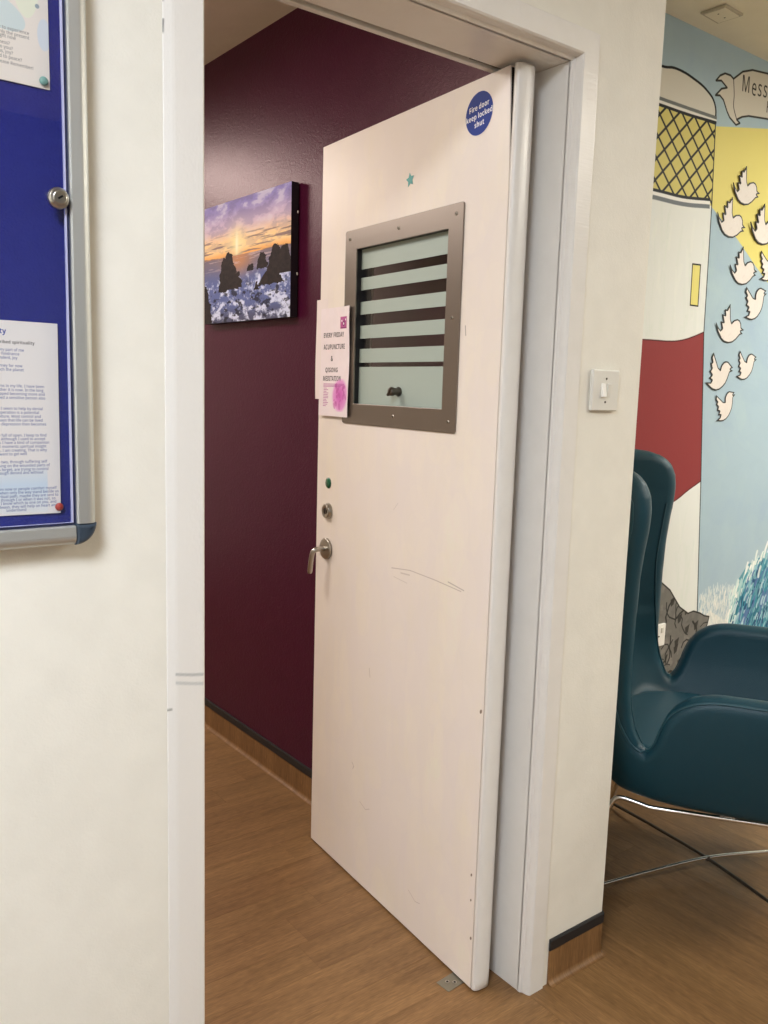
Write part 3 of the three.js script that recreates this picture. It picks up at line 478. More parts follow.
// ---------------------------------------------------------------- the canvas print on the purple wall
{
  const w = 0.6, h = 0.405, t = thing('canvas_print', 'canvas print of a sunset over rocks and surf on the purple wall', 'picture');
  const rockMask = (u, v) => {       // v down from the top
    const n = (fbm(u * 30, v * 30) - 0.5) * 0.05, r = [];
    const peak = (cx, top, base, wt, wb) => { if (v < top || v > base) return 0; const k = (v - top) / (base - top); return Math.abs(u - cx + n) < wt + (wb - wt) * Math.pow(k, 0.7) ? 1 : 0; };
    r.push(peak(0.315, 0.42 + n, 0.74 + n, 0.022, 0.115), peak(0.25, 0.46 + n, 0.74 + n, 0.01, 0.07), peak(0.42, 0.60 + n, 0.72, 0.01, 0.06));
    r.push(peak(0.70, 0.475 + n, 0.60 + n, 0.02, 0.06), peak(0.57, 0.545 + n, 0.60, 0.015, 0.035), peak(0.845, 0.43 + n, 0.66, 0.018, 0.10), peak(0.93, 0.455 + n, 0.66, 0.02, 0.10), peak(0.80, 0.63 + n, 0.73 + n, 0.05, 0.14), peak(0.64, 0.70 + n, 0.76, 0.008, 0.03));
    r.push(peak(0.0, 0.68 + n, 1.0, 0.02, 0.10));
    return Math.max(...r);
  };
  const fn = (u, v) => {
    let c; const n1 = fbm(u * 9 + 3, v * 14), n2 = fbm(u * 22, v * 30 + 9);
    if (v < 0.455) {
      const k = v / 0.455; c = mix([150, 140, 198], [214, 190, 208], smooth(0.05, 0.5, k)); c = mix(c, [255, 216, 158], smooth(0.42, 0.78, k)); c = mix(c, [246, 178, 104], smooth(0.85, 1, k));
      c = mix(c, [236, 230, 236], smooth(0.52, 0.72, n1) * (1 - k) * 0.65); c = mix(c, [120, 110, 150], smooth(0.50, 0.34, n1) * 0.4 * (1 - k * 0.6));
      const s = fbm(u * 5 + 20, v * 55); c = mix(c, [120, 100, 108], smooth(0.52, 0.66, s) * smooth(0.5, 0.75, k) * 0.75);
      const d = Math.hypot((u - 0.41) * 1.5, v - 0.36); c = mix(c, [255, 236, 176], Math.exp(-d * d * 55) * 0.9); c = mix(c, [255, 250, 220], Math.exp(-Math.pow((u - 0.41) * 60, 2)) * smooth(0.16, 0, Math.abs(v - 0.36)) * 0.9);
    } else {
      const k = (v - 0.455) / 0.545; c = mix([128, 116, 128], [98, 108, 158], smooth(0, 0.4, k)); c = mix(c, [226, 150, 90], Math.exp(-Math.pow((u - 0.43) * 6, 2)) * smooth(0.45, 0.05, k) * 0.7); c = mix(c, [70, 62, 60], smooth(0.7, 1, k) * 0.5);
      const f = fbm(u * 17, v * 20 + 5), f2 = fbm(u * 40, v * 46); c = mix(c, [222, 228, 250], smooth(0.44, 0.62, f * 0.65 + f2 * 0.35) * smooth(0.18, 0.4, k) * 0.9); c = mix(c, [40, 40, 52], smooth(0.42, 0.3, n2) * smooth(0.3, 0.6, k) * 0.8);
      c = mix(c, [205, 180, 180], smooth(0.56, 0.7, fbm(u * 12, v * 90)) * smooth(0.3, 0.05, k) * 0.7);
    }
    if (rockMask(u, v)) c = mix([30, 25, 27], [60, 48, 44], fbm(u * 40, v * 40));
    return c;
  };
  const W = 900, H = 620;
  const pic = dataTex(W, H, (i, j) => fn(i / W, 1 - j / H).map(clamp8));
  pic.wrapS = pic.wrapT = THREE.ClampToEdgeWrapping;
  const face = phys({ map: pic, roughness: 0.65, specularIntensity: 0.25, bumpMap: rollerBump, bumpScale: 0.0003 }), edge = std({ color: 0x2c2430, roughness: 0.7 });
  const g = new THREE.BoxGeometry(w, h, 0.026);
  const m = part('printed_canvas', g, [edge, edge, edge, edge, face, edge], t);
  m.position.set(0, 0, 0.016);
  part('stretcher_frame', mergeGeometries([box(-0.29, 0.29, -0.195, -0.16, 0.001, 0.004), box(-0.29, 0.29, 0.16, 0.195, 0.001, 0.004), box(-0.29, -0.255, -0.16, 0.16, 0.001, 0.004), box(0.255, 0.29, -0.16, 0.16, 0.001, 0.004)]), std({ color: 0xb08d62, roughness: 0.8 }), t);
  for (const y of [0.115, -0.07]) { const b = part('wall_fixing', rbox(0.2975, 0.3035, y - 0.0045, y + 0.0045, 0.003, 0.008, 0.0015), M.whiteDeep, t); b.userData.label = 'small pale wall fixing at the canvas edge'; }
  t.position.set(XP - 0.0005, 1.7665, -1.475); t.rotation.y = -Math.PI / 2;
}

// ---------------------------------------------------------------- the locked notice board
const BX1 = -0.970, BY0 = 1.130, BX0 = -1.92, BY1 = 2.33, BW = 0.027, BD = 0.030;
{
  const t = thing('notice_board', 'locked blue notice board with rounded aluminium frame on the cream wall', 'notice board');
  part('felt_back', box(BX0 + 0.01, BX1 - 0.01, BY0 + 0.01, BY1 - 0.01, 0.0005, 0.006), M.felt, t);
  // frame rails with a rounded outer shoulder
  const rail = (len) => { const s = new THREE.Shape(); s.moveTo(0, 0.0005); s.lineTo(0, 0.016); s.quadraticCurveTo(0.001, BD, 0.013, BD); s.lineTo(BW - 0.002, BD - 0.001); s.lineTo(BW, BD - 0.004); s.lineTo(BW, 0.0005); s.closePath(); return new THREE.ExtrudeGeometry(s, { depth: len, bevelEnabled: false, curveSegments: 8 }); };
  const cr = 0.0295;
  const put = (g, f) => { g.applyMatrix4(f); return g; };
  const mk = (rx, rz, px, py, flip) => new THREE.Matrix4();
  // bottom rail: profile x -> world y up from BY0, profile y -> world z, length -> world x
  const basis = (ex, ey, ez, o) => new THREE.Matrix4().makeBasis(new THREE.Vector3(...ex), new THREE.Vector3(...ey), new THREE.Vector3(...ez)).setPosition(...o);
  part('frame_rail', put(rail(BX1 - BX0 - 2 * cr), basis([0, 1, 0], [0, 0, 1], [1, 0, 0], [BX0 + cr, BY0, 0])), M.aluminium, t);
  part('frame_rail', put(rail(BY1 - BY0 - 2 * cr), basis([-1, 0, 0], [0, 0, 1], [0, 1, 0], [BX1, BY0 + cr, 0])), M.aluminium, t);
  part('frame_rail', put(rail(BX1 - BX0 - 2 * cr), basis([0, -1, 0], [0, 0, 1], [-1, 0, 0], [BX1 - cr, BY1, 0])), M.aluminium, t);
  part('frame_rail', put(rail(BY1 - BY0 - 2 * cr), basis([1, 0, 0], [0, 0, 1], [0, -1, 0], [BX0, BY1 - cr, 0])), M.aluminium, t);
  for (const [cx, cy, a] of [[BX1 - cr, BY0 + cr, -Math.PI / 2], [BX0 + cr, BY0 + cr, Math.PI], [BX0 + cr, BY1 - cr, Math.PI / 2], [BX1 - cr, BY1 - cr, 0]]) {
    const s = new THREE.Shape(); s.moveTo(0, 0); for (let i = 0; i <= 12; i++) { const b = a + (i / 12) * Math.PI / 2; s.lineTo(cr * Math.cos(b), cr * Math.sin(b)); } s.closePath();
    const g = new THREE.ExtrudeGeometry(s, { depth: 0.02, bevelEnabled: true, bevelSize: 0.006, bevelThickness: 0.008, bevelOffset: -0.006, bevelSegments: 4 }); g.translate(cx, cy, 0.0025);
    part('corner_cap', g, M.capPlastic, t);
  }
  // inner door beading and glass
  const ix0 = BX0 + BW, ix1 = BX1 - BW, iy0 = BY0 + BW, iy1 = BY1 - BW;
  const strip = (a, b, z0, z1) => mergeGeometries([box(ix1 - b, ix1 - a, iy0 + a, iy1 - a, z0, z1), box(ix0 + a, ix0 + b, iy0 + a, iy1 - a, z0, z1), box(ix0 + b, ix1 - b, iy0 + a, iy0 + b * 0.7, z0, z1), box(ix0 + b, ix1 - b, iy1 - b * 0.7, iy1 - a, z0, z1)]);
  part('beading', strip(0.0042, 0.0062, 0.0195, 0.0245), M.lilacTrim, t);
  part('gasket', strip(0.0004, 0.0042, 0.0195, 0.0212), M.gasket, t);
  part('glass_pane', box(ix0 + 0.004, ix1 - 0.004, iy0 + 0.002, iy1 - 0.002, 0.0215, 0.0235), M.glass, t);
  const lk = new THREE.LatheGeometry([[0, 0], [0.0125, 0], [0.0135, 0.002], [0.0135, 0.006], [0.0115, 0.0085], [0.0095, 0.009], [0.0095, 0.0125], [0.007, 0.0135], [0, 0.0135]].map((v) => new THREE.Vector2(...v)), 28); lk.rotateX(Math.PI / 2);
  const l = part('lock', lk, M.satin, t); l.position.set(-1.0125, 1.5805, 0.0236);
  part('keyhole', box(-0.0035, 0.0035, -0.0012, 0.0012, 0.0135, 0.0143), M.hole, l).rotation.z = 0.6;
}
// papers inside the board
function posterMat(w, h, draw) { const [c, q] = canvas(w, h); draw(q, w, h); return std({ map: tex(c), roughness: 0.8, side: THREE.DoubleSide }); }
{
  const p1 = posterMat(560, 760, (q, w, h) => {
    q.fillStyle = '#ded6cc'; q.fillRect(0, 0, w, h);
    q.globalAlpha = 0.55; q.fillStyle = '#aecbd2'; q.beginPath(); q.ellipse(385, 545, 105, 50, 0.35, 0, 7); q.fill(); q.fillStyle = '#dbe3c6'; q.beginPath(); q.ellipse(490, 420, 45, 130, 0, 0, 7); q.fill(); q.fillStyle = '#bfd0e2'; q.beginPath(); q.ellipse(545, 590, 22, 50, 0, 0, 7); q.fill(); q.globalAlpha = 1;
    q.fillStyle = '#8a98a0'; q.beginPath(); q.arc(525, 505, 7, 0, 7); q.fill();
    q.fillStyle = '#5f5c5a'; q.font = '14px sans-serif'; q.textAlign = 'right';
    [['you are safe to experience', 497, 602], ['to come only the present', 497, 616], ['moment right now', 454, 628], ['awareness?', 435, 648], ['open to you?', 444, 662], ['kindness, joy?', 444, 676], ['connected to peace?', 472, 691], ['and Please Remember!', 508, 708]].forEach(([t, x, y]) => q.fillText(t, x, y));
  });
  const o = thing('poster', 'pale poster with a light blue shape pinned at the top of the notice board', 'poster');
  const m = part('sheet', sheet(0.21, 0.285, (u, v) => 0.0012 + 0.001 * Math.sin(u * 3)), p1, o); m.position.set(-1.1185, 1.8575, 0.0065);
  const p2 = posterMat(760, 900, (q, w, h) => {
    q.fillStyle = '#dcd8d4'; q.fillRect(0, 0, w, h);
    const gr = q.createLinearGradient(0, 640, 0, 880); gr.addColorStop(0, 'rgba(190,210,226,0)'); gr.addColorStop(0.5, 'rgba(180,205,226,0.7)'); gr.addColorStop(1, 'rgba(200,214,222,0.3)'); q.fillStyle = gr; q.fillRect(0, 640, 700, 250);
    q.textAlign = 'right'; q.fillStyle = '#2b3a8c'; q.font = 'bold 32px sans-serif'; q.fillText('Spirituality', 529, 60);
    q.fillStyle = '#54504e'; q.font = 'bold 19px sans-serif'; q.fillText('how we described spirituality', 654, 104);
    q.fillStyle = '#34427f'; q.font = '17.5px sans-serif';
    const rows = [['it is in every part of me', 606, 138], ['led by hindrance', 585, 156], ['dependent, joy', 576, 174], ['a journey for now', 597, 210], ['to reach the planet', 603, 228],
      ['patterns in my life. I have been', 694, 302], ['any other it is now. In the long', 690, 320], ['we stopped becoming more and', 696, 338], ['I needed a sensitive person also', 698, 356],
      ['by I seem to help by denial', 685, 406], ['Desperation is a potential', 668, 424], ['Culture. Most control and', 676, 442], ['my says that life can be lived', 684, 460], ['the depression then becomes', 700, 478],
      ['are peace full of open. I keep to find', 700, 530], ['me. Although I used to accept', 694, 547], ['Always I have a kind of companion', 712, 564], ['perfect moments spiritual insight', 698, 582], ['mine, I am creating. That is why', 700, 600], ['I want to get well', 609, 617],
      ['to be two, through suffering self', 700, 654], ['be focusing on the wounded parts of', 712, 672], ['me lives forget, are trying to control', 706, 690], ['although denied and without', 682, 706],
      ['what I am now or people comfort myself', 742, 782], ['and only when only the way stand beside us', 752, 799], ['heart spiritual path, maybe they are sent to', 750, 816], ['energy, through I or when it was not, so', 736, 833], ['and I know which to one on you, and', 740, 849], ['always, they will help on heart and', 744, 866], ['understand', 600, 882]];
    rows.forEach(([t, x, y]) => q.fillText(t, x, y));
  });
  const o2 = thing('printed_sheet', 'white sheet of closely printed blue text low on the notice board', 'sheet of paper');
  const m2 = part('sheet', sheet(0.21, 0.2515, (u, v) => 0.0012 + 0.0015 * Math.pow(Math.abs(u - 0.5) * 2, 2)), p2, o2); m2.position.set(-1.1175, 1.2995, 0.0065); m2.rotation.z = -0.006;
  for (const [x, y, mat, label] of [[-1.0155, 1.1815, M.red, 'red pin at the lower corner of the printed sheet'], [-1.0215, 1.7235, M.greenPin, 'grey green pin at the lower corner of the pale poster']]) {
    const g = new THREE.LatheGeometry([[0, 0], [0.0052, 0], [0.0055, 0.0015], [0.004, 0.0035], [0, 0.0042]].map((v) => new THREE.Vector2(...v)), 18); g.rotateX(Math.PI / 2);
    const pin = single('drawing_pin', g, mat, label, 'drawing pin'); pin.position.set(x, y, 0.0092);
  }
}

// ---------------------------------------------------------------- light switch
{
  const t = thing('light_switch', 'white two gang light switch on the wall between door and chair', 'light switch'); t.position.set(0.1240, 1.3615, 0);
  part('face_plate', rbox(-0.0432, 0.0432, -0.0432, 0.0432, 0, 0.0095, 0.003), M.whiteDeep, t);
  const r1 = part('rocker', rbox(-0.0058, 0.0058, -0.0145, 0.0145, -0.004, 0.004, 0.0012), M.white, t); r1.position.set(-0.010, 0, 0.0106); r1.rotation.x = -0.19;
  const r2 = part('rocker', rbox(-0.0058, 0.0058, -0.0145, 0.0145, -0.004, 0.004, 0.0012), M.whiteDeep, t); r2.position.set(0.010, 0, 0.0075); r2.rotation.x = 0.12;
  for (const y of [0.0245, -0.0245]) { const g = new THREE.CylinderGeometry(0.0026, 0.0026, 0.001, 14); g.rotateX(Math.PI / 2); const s = part('screw', g, M.darkSteel, t); s.position.set(0, y, 0.0097); }
}
// ceiling plate and socket
{
  const t = thing('ceiling_plate', 'small square plate on the ceiling above the lighthouse painting', 'ceiling plate'); t.position.set(1.316, CEIL, -0.565); t.rotation.y = 0.05;
  part('plate', rbox(-0.055, 0.055, -0.007, 0, -0.045, 0.045, 0.002), std({ color: 0xb9b09c, roughness: 0.7 }), t);
  part('inner_plate', rbox(-0.046, 0.046, -0.0095, -0.006, -0.036, 0.036, 0.001), M.ceiling, t);
  for (const s of [-1, 1]) { const g = new THREE.CylinderGeometry(0.003, 0.003, 0.001, 12); const k = part('screw', g, M.darkSteel, t); k.position.set(s * 0.02, -0.0098, 0); }
}
{
  const t = thing('wall_socket', 'white wall socket half hidden behind the wing of the teal chair', 'socket'); t.position.set(1.362, 0.455, MURAL_Z);
  part('face_plate', rbox(-0.073, 0.073, -0.043, 0.043, 0, 0.012, 0.003), M.white, t);
  for (const s of [-1, 1]) { part('switch', rbox(s * 0.05 - 0.006, s * 0.05 + 0.006, 0.01, 0.03, 0.011, 0.015, 0.001), M.whiteDeep, t); part('pin_hole', box(s * 0.032 - 0.004, s * 0.032 + 0.004, -0.006, -0.001, 0.0115, 0.0125), M.hole, t); }
}

// ---------------------------------------------------------------- paper birds on the mural
{
  const A = [[0.098, -0.015], [0.076, -0.021], [0.091, -0.029], [0.072, -0.035], [0.05, -0.053], [0.026, -0.066], [-0.001, -0.07], [-0.03, -0.067], [-0.052, -0.057], [-0.08, -0.031], [-0.093, -0.008], [-0.096, 0.002], [-0.080, -0.014], [-0.062, -0.025], [-0.050, -0.017], [-0.062, 0.008], [-0.043, 0.007], [-0.057, 0.035], [-0.037, 0.033], [-0.042, 0.054], [-0.026, 0.053], [-0.011, 0.075], [-0.004, 0.047], [0.002, 0.020], [0.011, 0.007], [0.028, 0.019], [0.049, 0.024], [0.064, 0.020], [0.075, 0.008], [0.078, -0.006]];
  const B = [[0.096, 0.018], [0.08, 0.012], [0.098, 0.006], [0.077, -0.001], [0.067, -0.025], [0.055, -0.044], [0.039, -0.057], [0.018, -0.068], [-0.004, -0.072], [-0.028, -0.069], [-0.045, -0.062], [-0.079, -0.043], [-0.060, -0.042], [-0.045, -0.042], [-0.037, -0.034], [-0.057, -0.026], [-0.04, -0.014], [-0.057, -0.001], [-0.044, 0.011], [-0.055, 0.03], [-0.043, 0.034], [-0.052, 0.051], [-0.042, 0.069], [-0.030, 0.053], [-0.018, 0.038], [-0.002, 0.016], [0.014, 0.007], [0.018, 0.020], [0.023, 0.028], [0.034, 0.037], [0.046, 0.041], [0.060, 0.040], [0.070, 0.034]];
  const E = 0.115;
  function kind(pts) {
    const [c, q] = canvas(300, 300), P = (p) => [(p[0] / E * 0.5 + 0.5) * 300, (0.5 - p[1] / E * 0.5) * 300];
    q.fillStyle = '#e2d9d0'; q.fillRect(0, 0, 300, 300);
    for (let i = 0; i < 90; i++) { q.globalAlpha = 0.13; q.strokeStyle = ['#c9a9a2', '#b5b0ac', '#f7f2ea'][i % 3]; q.lineWidth = rr(1, 4); const x = rr(30, 270), y = rr(60, 250); q.beginPath(); q.moveTo(x, y); q.quadraticCurveTo(x + rr(-14, 14), y + rr(-14, 14), x + rr(-24, 24), y + rr(-24, 24)); q.stroke(); }
    q.globalAlpha = 1; q.strokeStyle = '#1f1e1d'; q.lineWidth = 13; q.lineJoin = 'round'; q.beginPath(); pts.forEach((p, i) => (i ? q.lineTo(...P(p)) : q.moveTo(...P(p)))); q.closePath(); q.stroke();
    const face = std({ map: tex(c), roughness: 0.6 }), edge = std({ color: 0x3a3734, roughness: 0.8 });
    const g = new THREE.ExtrudeGeometry(new THREE.Shape(pts.map((p) => new THREE.Vector2(...p))), { depth: 0.0014, bevelEnabled: false });
    const p = g.attributes.position, uv = g.attributes.uv; for (let i = 0; i < p.count; i++) { const x = p.getX(i), y = p.getY(i); uv.setXY(i, x / E * 0.5 + 0.5, y / E * 0.5 + 0.5); p.setZ(i, p.getZ(i) + 0.0006 + 0.18 * x * x + Math.max(0, y) * Math.max(0, y) * 0.3); }
    g.computeVertexNormals();
    const o = new THREE.Group(); const m = part('cut_out', g, [face, edge], o);
    const tape = part('fixing_tab', box(-0.012, 0.012, -0.03, -0.012, 0, 0.0009), edge, o);
    return o;
  }
  const KA = kind(A), KB = kind(B);
  const birds = [
    [KA, 1.738, 2.139, 0.02, 0.95, 0.16, 'paper bird highest on the painted yellow beam'],
    [KA, 1.661, 2.014, -0.08, 1.0, 0.06, 'paper bird at the edge of the beam nearest the lighthouse lantern'],
    [KA, 1.885, 2.018, 0.02, 1.05, 0.22, 'paper bird at the picture edge on the yellow beam, casting a shadow'],
    [KA, 1.770, 1.851, 0.05, 0.98, 0.05, 'paper bird just under the yellow beam, wing pointing up'],
    [KB, 1.942, 1.880, 0.40, 0.9, 0.08, 'paper bird cut by the picture edge below the beam'],
    [KB, 1.863, 1.729, 0.34, 0.97, 0.05, 'paper bird with ragged wing right of the tower window height'],
    [KA, 1.711, 1.630, 0.0, 1.0, 0.04, 'paper bird with upright wing level with the top of the red band'],
    [KB, 1.658, 1.451, 0.0, 1.0, 0.04, 'paper bird touching the edge of the red band'],
    [KB, 1.841, 1.486, 0.2, 0.84, 0.04, 'smaller paper bird right of the one beside the red band'],
    [KB, 1.716, 1.326, 0.47, 0.84, 0.03, 'lowest paper bird of the flock'],
  ];
  for (const [kd, x, y, rot, s, tilt, label] of birds) {
    const o = kd.clone(); o.name = numbered('paper_bird'); scene.add(o); o.position.set(x, y, MURAL_Z + 0.0003); o.rotation.set(-tilt * 0.0, 0, rot); o.scale.set(s, s, 1 + tilt * 8);
    tag(o, label, 'paper bird', 'paper birds stuck on the lighthouse painting');
  }
}

// ---------------------------------------------------------------- the teal wing chair
{
  const chair = thing('wing_chair', 'teal leather wing armchair on a thin chrome base with crossed floor rods', 'armchair');
  const fx = 0.49, fz = 0.8718; chair.position.set(0.80, 0, -0.055); chair.rotation.y = Math.atan2(fx, fz);
  // local: z forward, x = sitter's left (towards +x world side), so the side seen from the door is x < 0
  const T = 0.058, A = 0.362, B = 0.32, N = 2.35;
  const mid = [];                                            // right half of the plan curve: [forward, side]
  for (let i = 0; i <= 60; i++) { const a = (i / 60) * Math.PI / 2; mid.push([-0.075 - B * Math.pow(Math.cos(a), 2 / N), A * Math.pow(Math.sin(a), 2 / N)]); }
  for (let i = 1; i <= 40; i++) mid.push([-0.075 + i * 0.013, A - 0.012 * Math.pow(i / 40, 2)]);
  const cum = [0]; for (let i = 1; i < mid.length; i++) cum.push(cum[i - 1] + Math.hypot(mid[i][0] - mid[i - 1][0], mid[i][1] - mid[i - 1][1]));
  const sOf = (f) => { let k = 60; while (k > 1 && mid[k][0] > f) k--; while (k < mid.length - 1 && mid[k][0] < f) k++; return cum[k] + (f - mid[k][0]); };
  // outline of the unrolled shell, right half, in (s, y)
  const side = [[0.43, 0.315], [0.445, 0.37], [0.45, 0.46], [0.435, 0.56], [0.40, 0.615], [0.34, 0.642], [0.22, 0.652], [0.10, 0.652], [0.0, 0.650], [-0.04, 0.643], [-0.07, 0.631], [-0.095, 0.612], [-0.118, 0.582], [-0.132, 0.55], [-0.147, 0.510], [-0.163, 0.480], [-0.178, 0.464], [-0.193, 0.478], [-0.206, 0.515], [-0.212, 0.56], [-0.213, 0.62], [-0.212, 0.70], [-0.211, 0.80], [-0.208, 0.90], [-0.201, 0.975], [-0.194, 1.03], [-0.192, 1.075], [-0.196, 1.11], [-0.206, 1.14], [-0.225, 1.166], [-0.250, 1.182], [-0.28, 1.190], [-0.315, 1.192]].map(([f, y]) => [sOf(f), y]);
  const outline = [[0, 0.315], ...side, [sOf(-0.36), 1.190], [0, 1.19]];
  const poly = outline.concat([]);
  function sd2(s, y) {                                        // signed distance to the outline, negative inside; the line s = 0 is a mirror, not an edge
    let d = 1e9, inside = false;
    for (let i = 0, n = poly.length; i < n; i++) {
      const a = poly[i], b = poly[(i + 1) % n];
      if ((a[1] > y) !== (b[1] > y) && s < ((b[0] - a[0]) * (y - a[1])) / (b[1] - a[1]) + a[0]) inside = !inside;
      if (i === n - 1) continue;
      const ex = b[0] - a[0], ey = b[1] - a[1], wx = s - a[0], wy = y - a[1], t = Math.max(0, Math.min(1, (wx * ex + wy * ey) / (ex * ex + ey * ey)));
      d = Math.min(d, Math.hypot(wx - ex * t, wy - ey * t));
    }
    return inside ? -d : d;
  }
  const kOf = (y) => { const t = Math.max(0, Math.min(1, (0.62 - y) / 0.34)); return 1 - 0.27 * Math.pow(t, 1.7); };
  const lean = (f, y) => 0.13 * (y - 0.5) * smooth(-0.18, -0.42, f);
  const CF = 0.03;
  function plan(x, z, y) {                                    // -> [s, w]; w > 0 outside
    const k = kOf(y), f = (z + lean(z, y) - CF) / k + CF, sd = Math.abs(x) / k;
    let bd = 1e9, bs = 0, bw = 0;
    for (let i = 0; i < mid.length - 1; i++) {
      const a = mid[i], b = mid[i + 1], ex = b[0] - a[0], ey = b[1] - a[1], wx = f - a[0], wy = sd - a[1], L2 = ex * ex + ey * ey;
      let t = (wx * ex + wy * ey) / L2; const tc = Math.max(0, Math.min(1, t)); const dx = wx - ex * tc, dy = wy - ey * tc, d = dx * dx + dy * dy;
      if (d < bd) { bd = d; bs = cum[i] + (i === mid.length - 2 ? t : tc) * Math.sqrt(L2); const cr = ex * wy - ey * wx; bw = Math.sign(cr) * (i === mid.length - 2 && t > 1 ? Math.abs(cr) / Math.sqrt(L2) : Math.sqrt(d)); }
    }
    return [bs, bw * k, k];
  }
  const thick = (s, y) => T * (1 + 0.18 * smooth(0.62, 0.8, y) + 0.16 * smooth(0.5, 0.65, y) * (1 - smooth(0.66, 0.7, y)));
  function field(x, y, z) {
    const [s, w] = plan(x, z, y), h = thick(s, y) / 2, o = sd2(s, y) + h, aw = Math.abs(w);
    // rounded rim, softly crowned faces
    let d = Math.hypot(Math.max(o, 0), aw) - h; if (o < 0) d = aw - h - 0.004 * (1 - Math.exp(o * 16));
    // belly under the seat
    const q = [Math.abs(x) - 0.23, Math.abs(y - 0.375) - 0.018, Math.abs(z - 0.06) - 0.27];
    const bb = Math.hypot(Math.max(q[0], 0), Math.max(q[1], 0), Math.max(q[2], 0)) + Math.min(Math.max(...q), 0) - 0.03;
    const r = 0.04, hh = Math.max(0, Math.min(1, 0.5 + 0.5 * (bb - d) / r)); return bb * (1 - hh) + d * hh - r * hh * (1 - hh);
  }
  // naive surface nets
  function nets(x0, x1, y0, y1, z0, z1, c) {
    const nx = Math.ceil((x1 - x0) / c), ny = Math.ceil((y1 - y0) / c), nz = Math.ceil((z1 - z0) / c), F = new Float32Array((nx + 1) * (ny + 1) * (nz + 1)), id = (i, j, k) => (k * (ny + 1) + j) * (nx + 1) + i;
    for (let k = 0; k <= nz; k++) for (let j = 0; j <= ny; j++) for (let i = 0; i <= nx; i++) F[id(i, j, k)] = field(x0 + i * c, y0 + j * c, z0 + k * c);
    const pos = [], vid = new Int32Array(F.length).fill(-1), idx = [];
    const C = [[0, 0, 0], [1, 0, 0], [0, 1, 0], [1, 1, 0], [0, 0, 1], [1, 0, 1], [0, 1, 1], [1, 1, 1]], Ed = [[0, 1], [2, 3], [4, 5], [6, 7], [0, 2], [1, 3], [4, 6], [5, 7], [0, 4], [1, 5], [2, 6], [3, 7]];
    for (let k = 0; k < nz; k++) for (let j = 0; j < ny; j++) for (let i = 0; i < nx; i++) {
      const v = C.map(([a, b, e]) => F[id(i + a, j + b, k + e)]); let neg = 0; for (const q of v) if (q < 0) neg++; if (!neg || neg === 8) continue;
      let px = 0, py = 0, pz = 0, n = 0; for (const [a, b] of Ed) if ((v[a] < 0) !== (v[b] < 0)) { const t = v[a] / (v[a] - v[b]); px += C[a][0] + (C[b][0] - C[a][0]) * t; py += C[a][1] + (C[b][1] - C[a][1]) * t; pz += C[a][2] + (C[b][2] - C[a][2]) * t; n++; }
      vid[id(i, j, k)] = pos.length / 3; pos.push(x0 + (i + px / n) * c, y0 + (j + py / n) * c, z0 + (k + pz / n) * c);
    }
    const quad = (a, b, e, f, flip) => { if (a < 0 || b < 0 || e < 0 || f < 0) return; flip ? idx.push(a, e, b, a, f, e) : idx.push(a, b, e, a, e, f); };
    for (let k = 1; k < nz; k++) for (let j = 1; j < ny; j++) for (let i = 1; i < nx; i++) {
      const f0 = F[id(i, j, k)] < 0;
      if (f0 !== F[id(i + 1, j, k)] < 0) quad(vid[id(i, j - 1, k - 1)], vid[id(i, j, k - 1)], vid[id(i, j, k)], vid[id(i, j - 1, k)], !f0);
      if (f0 !== F[id(i, j + 1, k)] < 0) quad(vid[id(i - 1, j, k - 1)], vid[id(i - 1, j, k)], vid[id(i, j, k)], vid[id(i, j, k - 1)], !f0);
      if (f0 !== F[id(i, j, k + 1)] < 0) quad(vid[id(i - 1, j - 1, k)], vid[id(i, j - 1, k)], vid[id(i, j, k)], vid[id(i - 1, j, k)], !f0);
    }
    // normals from the field, one projection step onto it
    const nor = new Float32Array(pos.length), uv = new Float32Array((pos.length / 3) * 2), e = 0.004;
    for (let i = 0; i < pos.length; i += 3) {
      const x = pos[i], y = pos[i + 1], z = pos[i + 2]; let gx = field(x + e, y, z) - field(x - e, y, z), gy = field(x, y + e, z) - field(x, y - e, z), gz = field(x, y, z + e) - field(x, y, z - e); const L = Math.hypot(gx, gy, gz) || 1; gx /= L; gy /= L; gz /= L;
      nor[i] = gx; nor[i + 1] = gy; nor[i + 2] = gz; uv[(i / 3) * 2] = z + x; uv[(i / 3) * 2 + 1] = y;
    }
    const g = new THREE.BufferGeometry(); g.setAttribute('position', new THREE.Float32BufferAttribute(pos, 3)); g.setAttribute('normal', new THREE.BufferAttribute(nor, 3)); g.setAttribute('uv', new THREE.BufferAttribute(uv, 2)); g.setIndex(idx); return g;
  }
  part('shell', nets(-0.45, 0.45, 0.27, 1.27, -0.56, 0.52, 0.0125), M.leather, chair);
  // seat cushion: rounded slab following the plan of the shell
  {
    const s = new THREE.Shape(), pts = []; for (let i = 0; i <= 40; i++) { const a = -Math.PI / 2 + (i / 40) * Math.PI; pts.push([0.27 * Math.sign(Math.sin(a)) * Math.pow(Math.abs(Math.sin(a)), 0.8), -0.05 - 0.24 * Math.pow(Math.cos(a), 0.8)]); }
    s.moveTo(-0.27, 0.40); pts.forEach((p) => s.lineTo(...p)); s.lineTo(0.27, 0.40); s.quadraticCurveTo(0, 0.45, -0.27, 0.40);
    const g = new THREE.ExtrudeGeometry(s, { depth: 0.05, bevelEnabled: true, bevelSize: 0.025, bevelThickness: 0.025, bevelOffset: -0.02, bevelSegments: 5, curveSegments: 12 }); g.rotateX(Math.PI / 2); g.scale(1, 1, 1); g.translate(0, 0.415, 0);
    part('seat_cushion', g, M.leather, chair);
  }
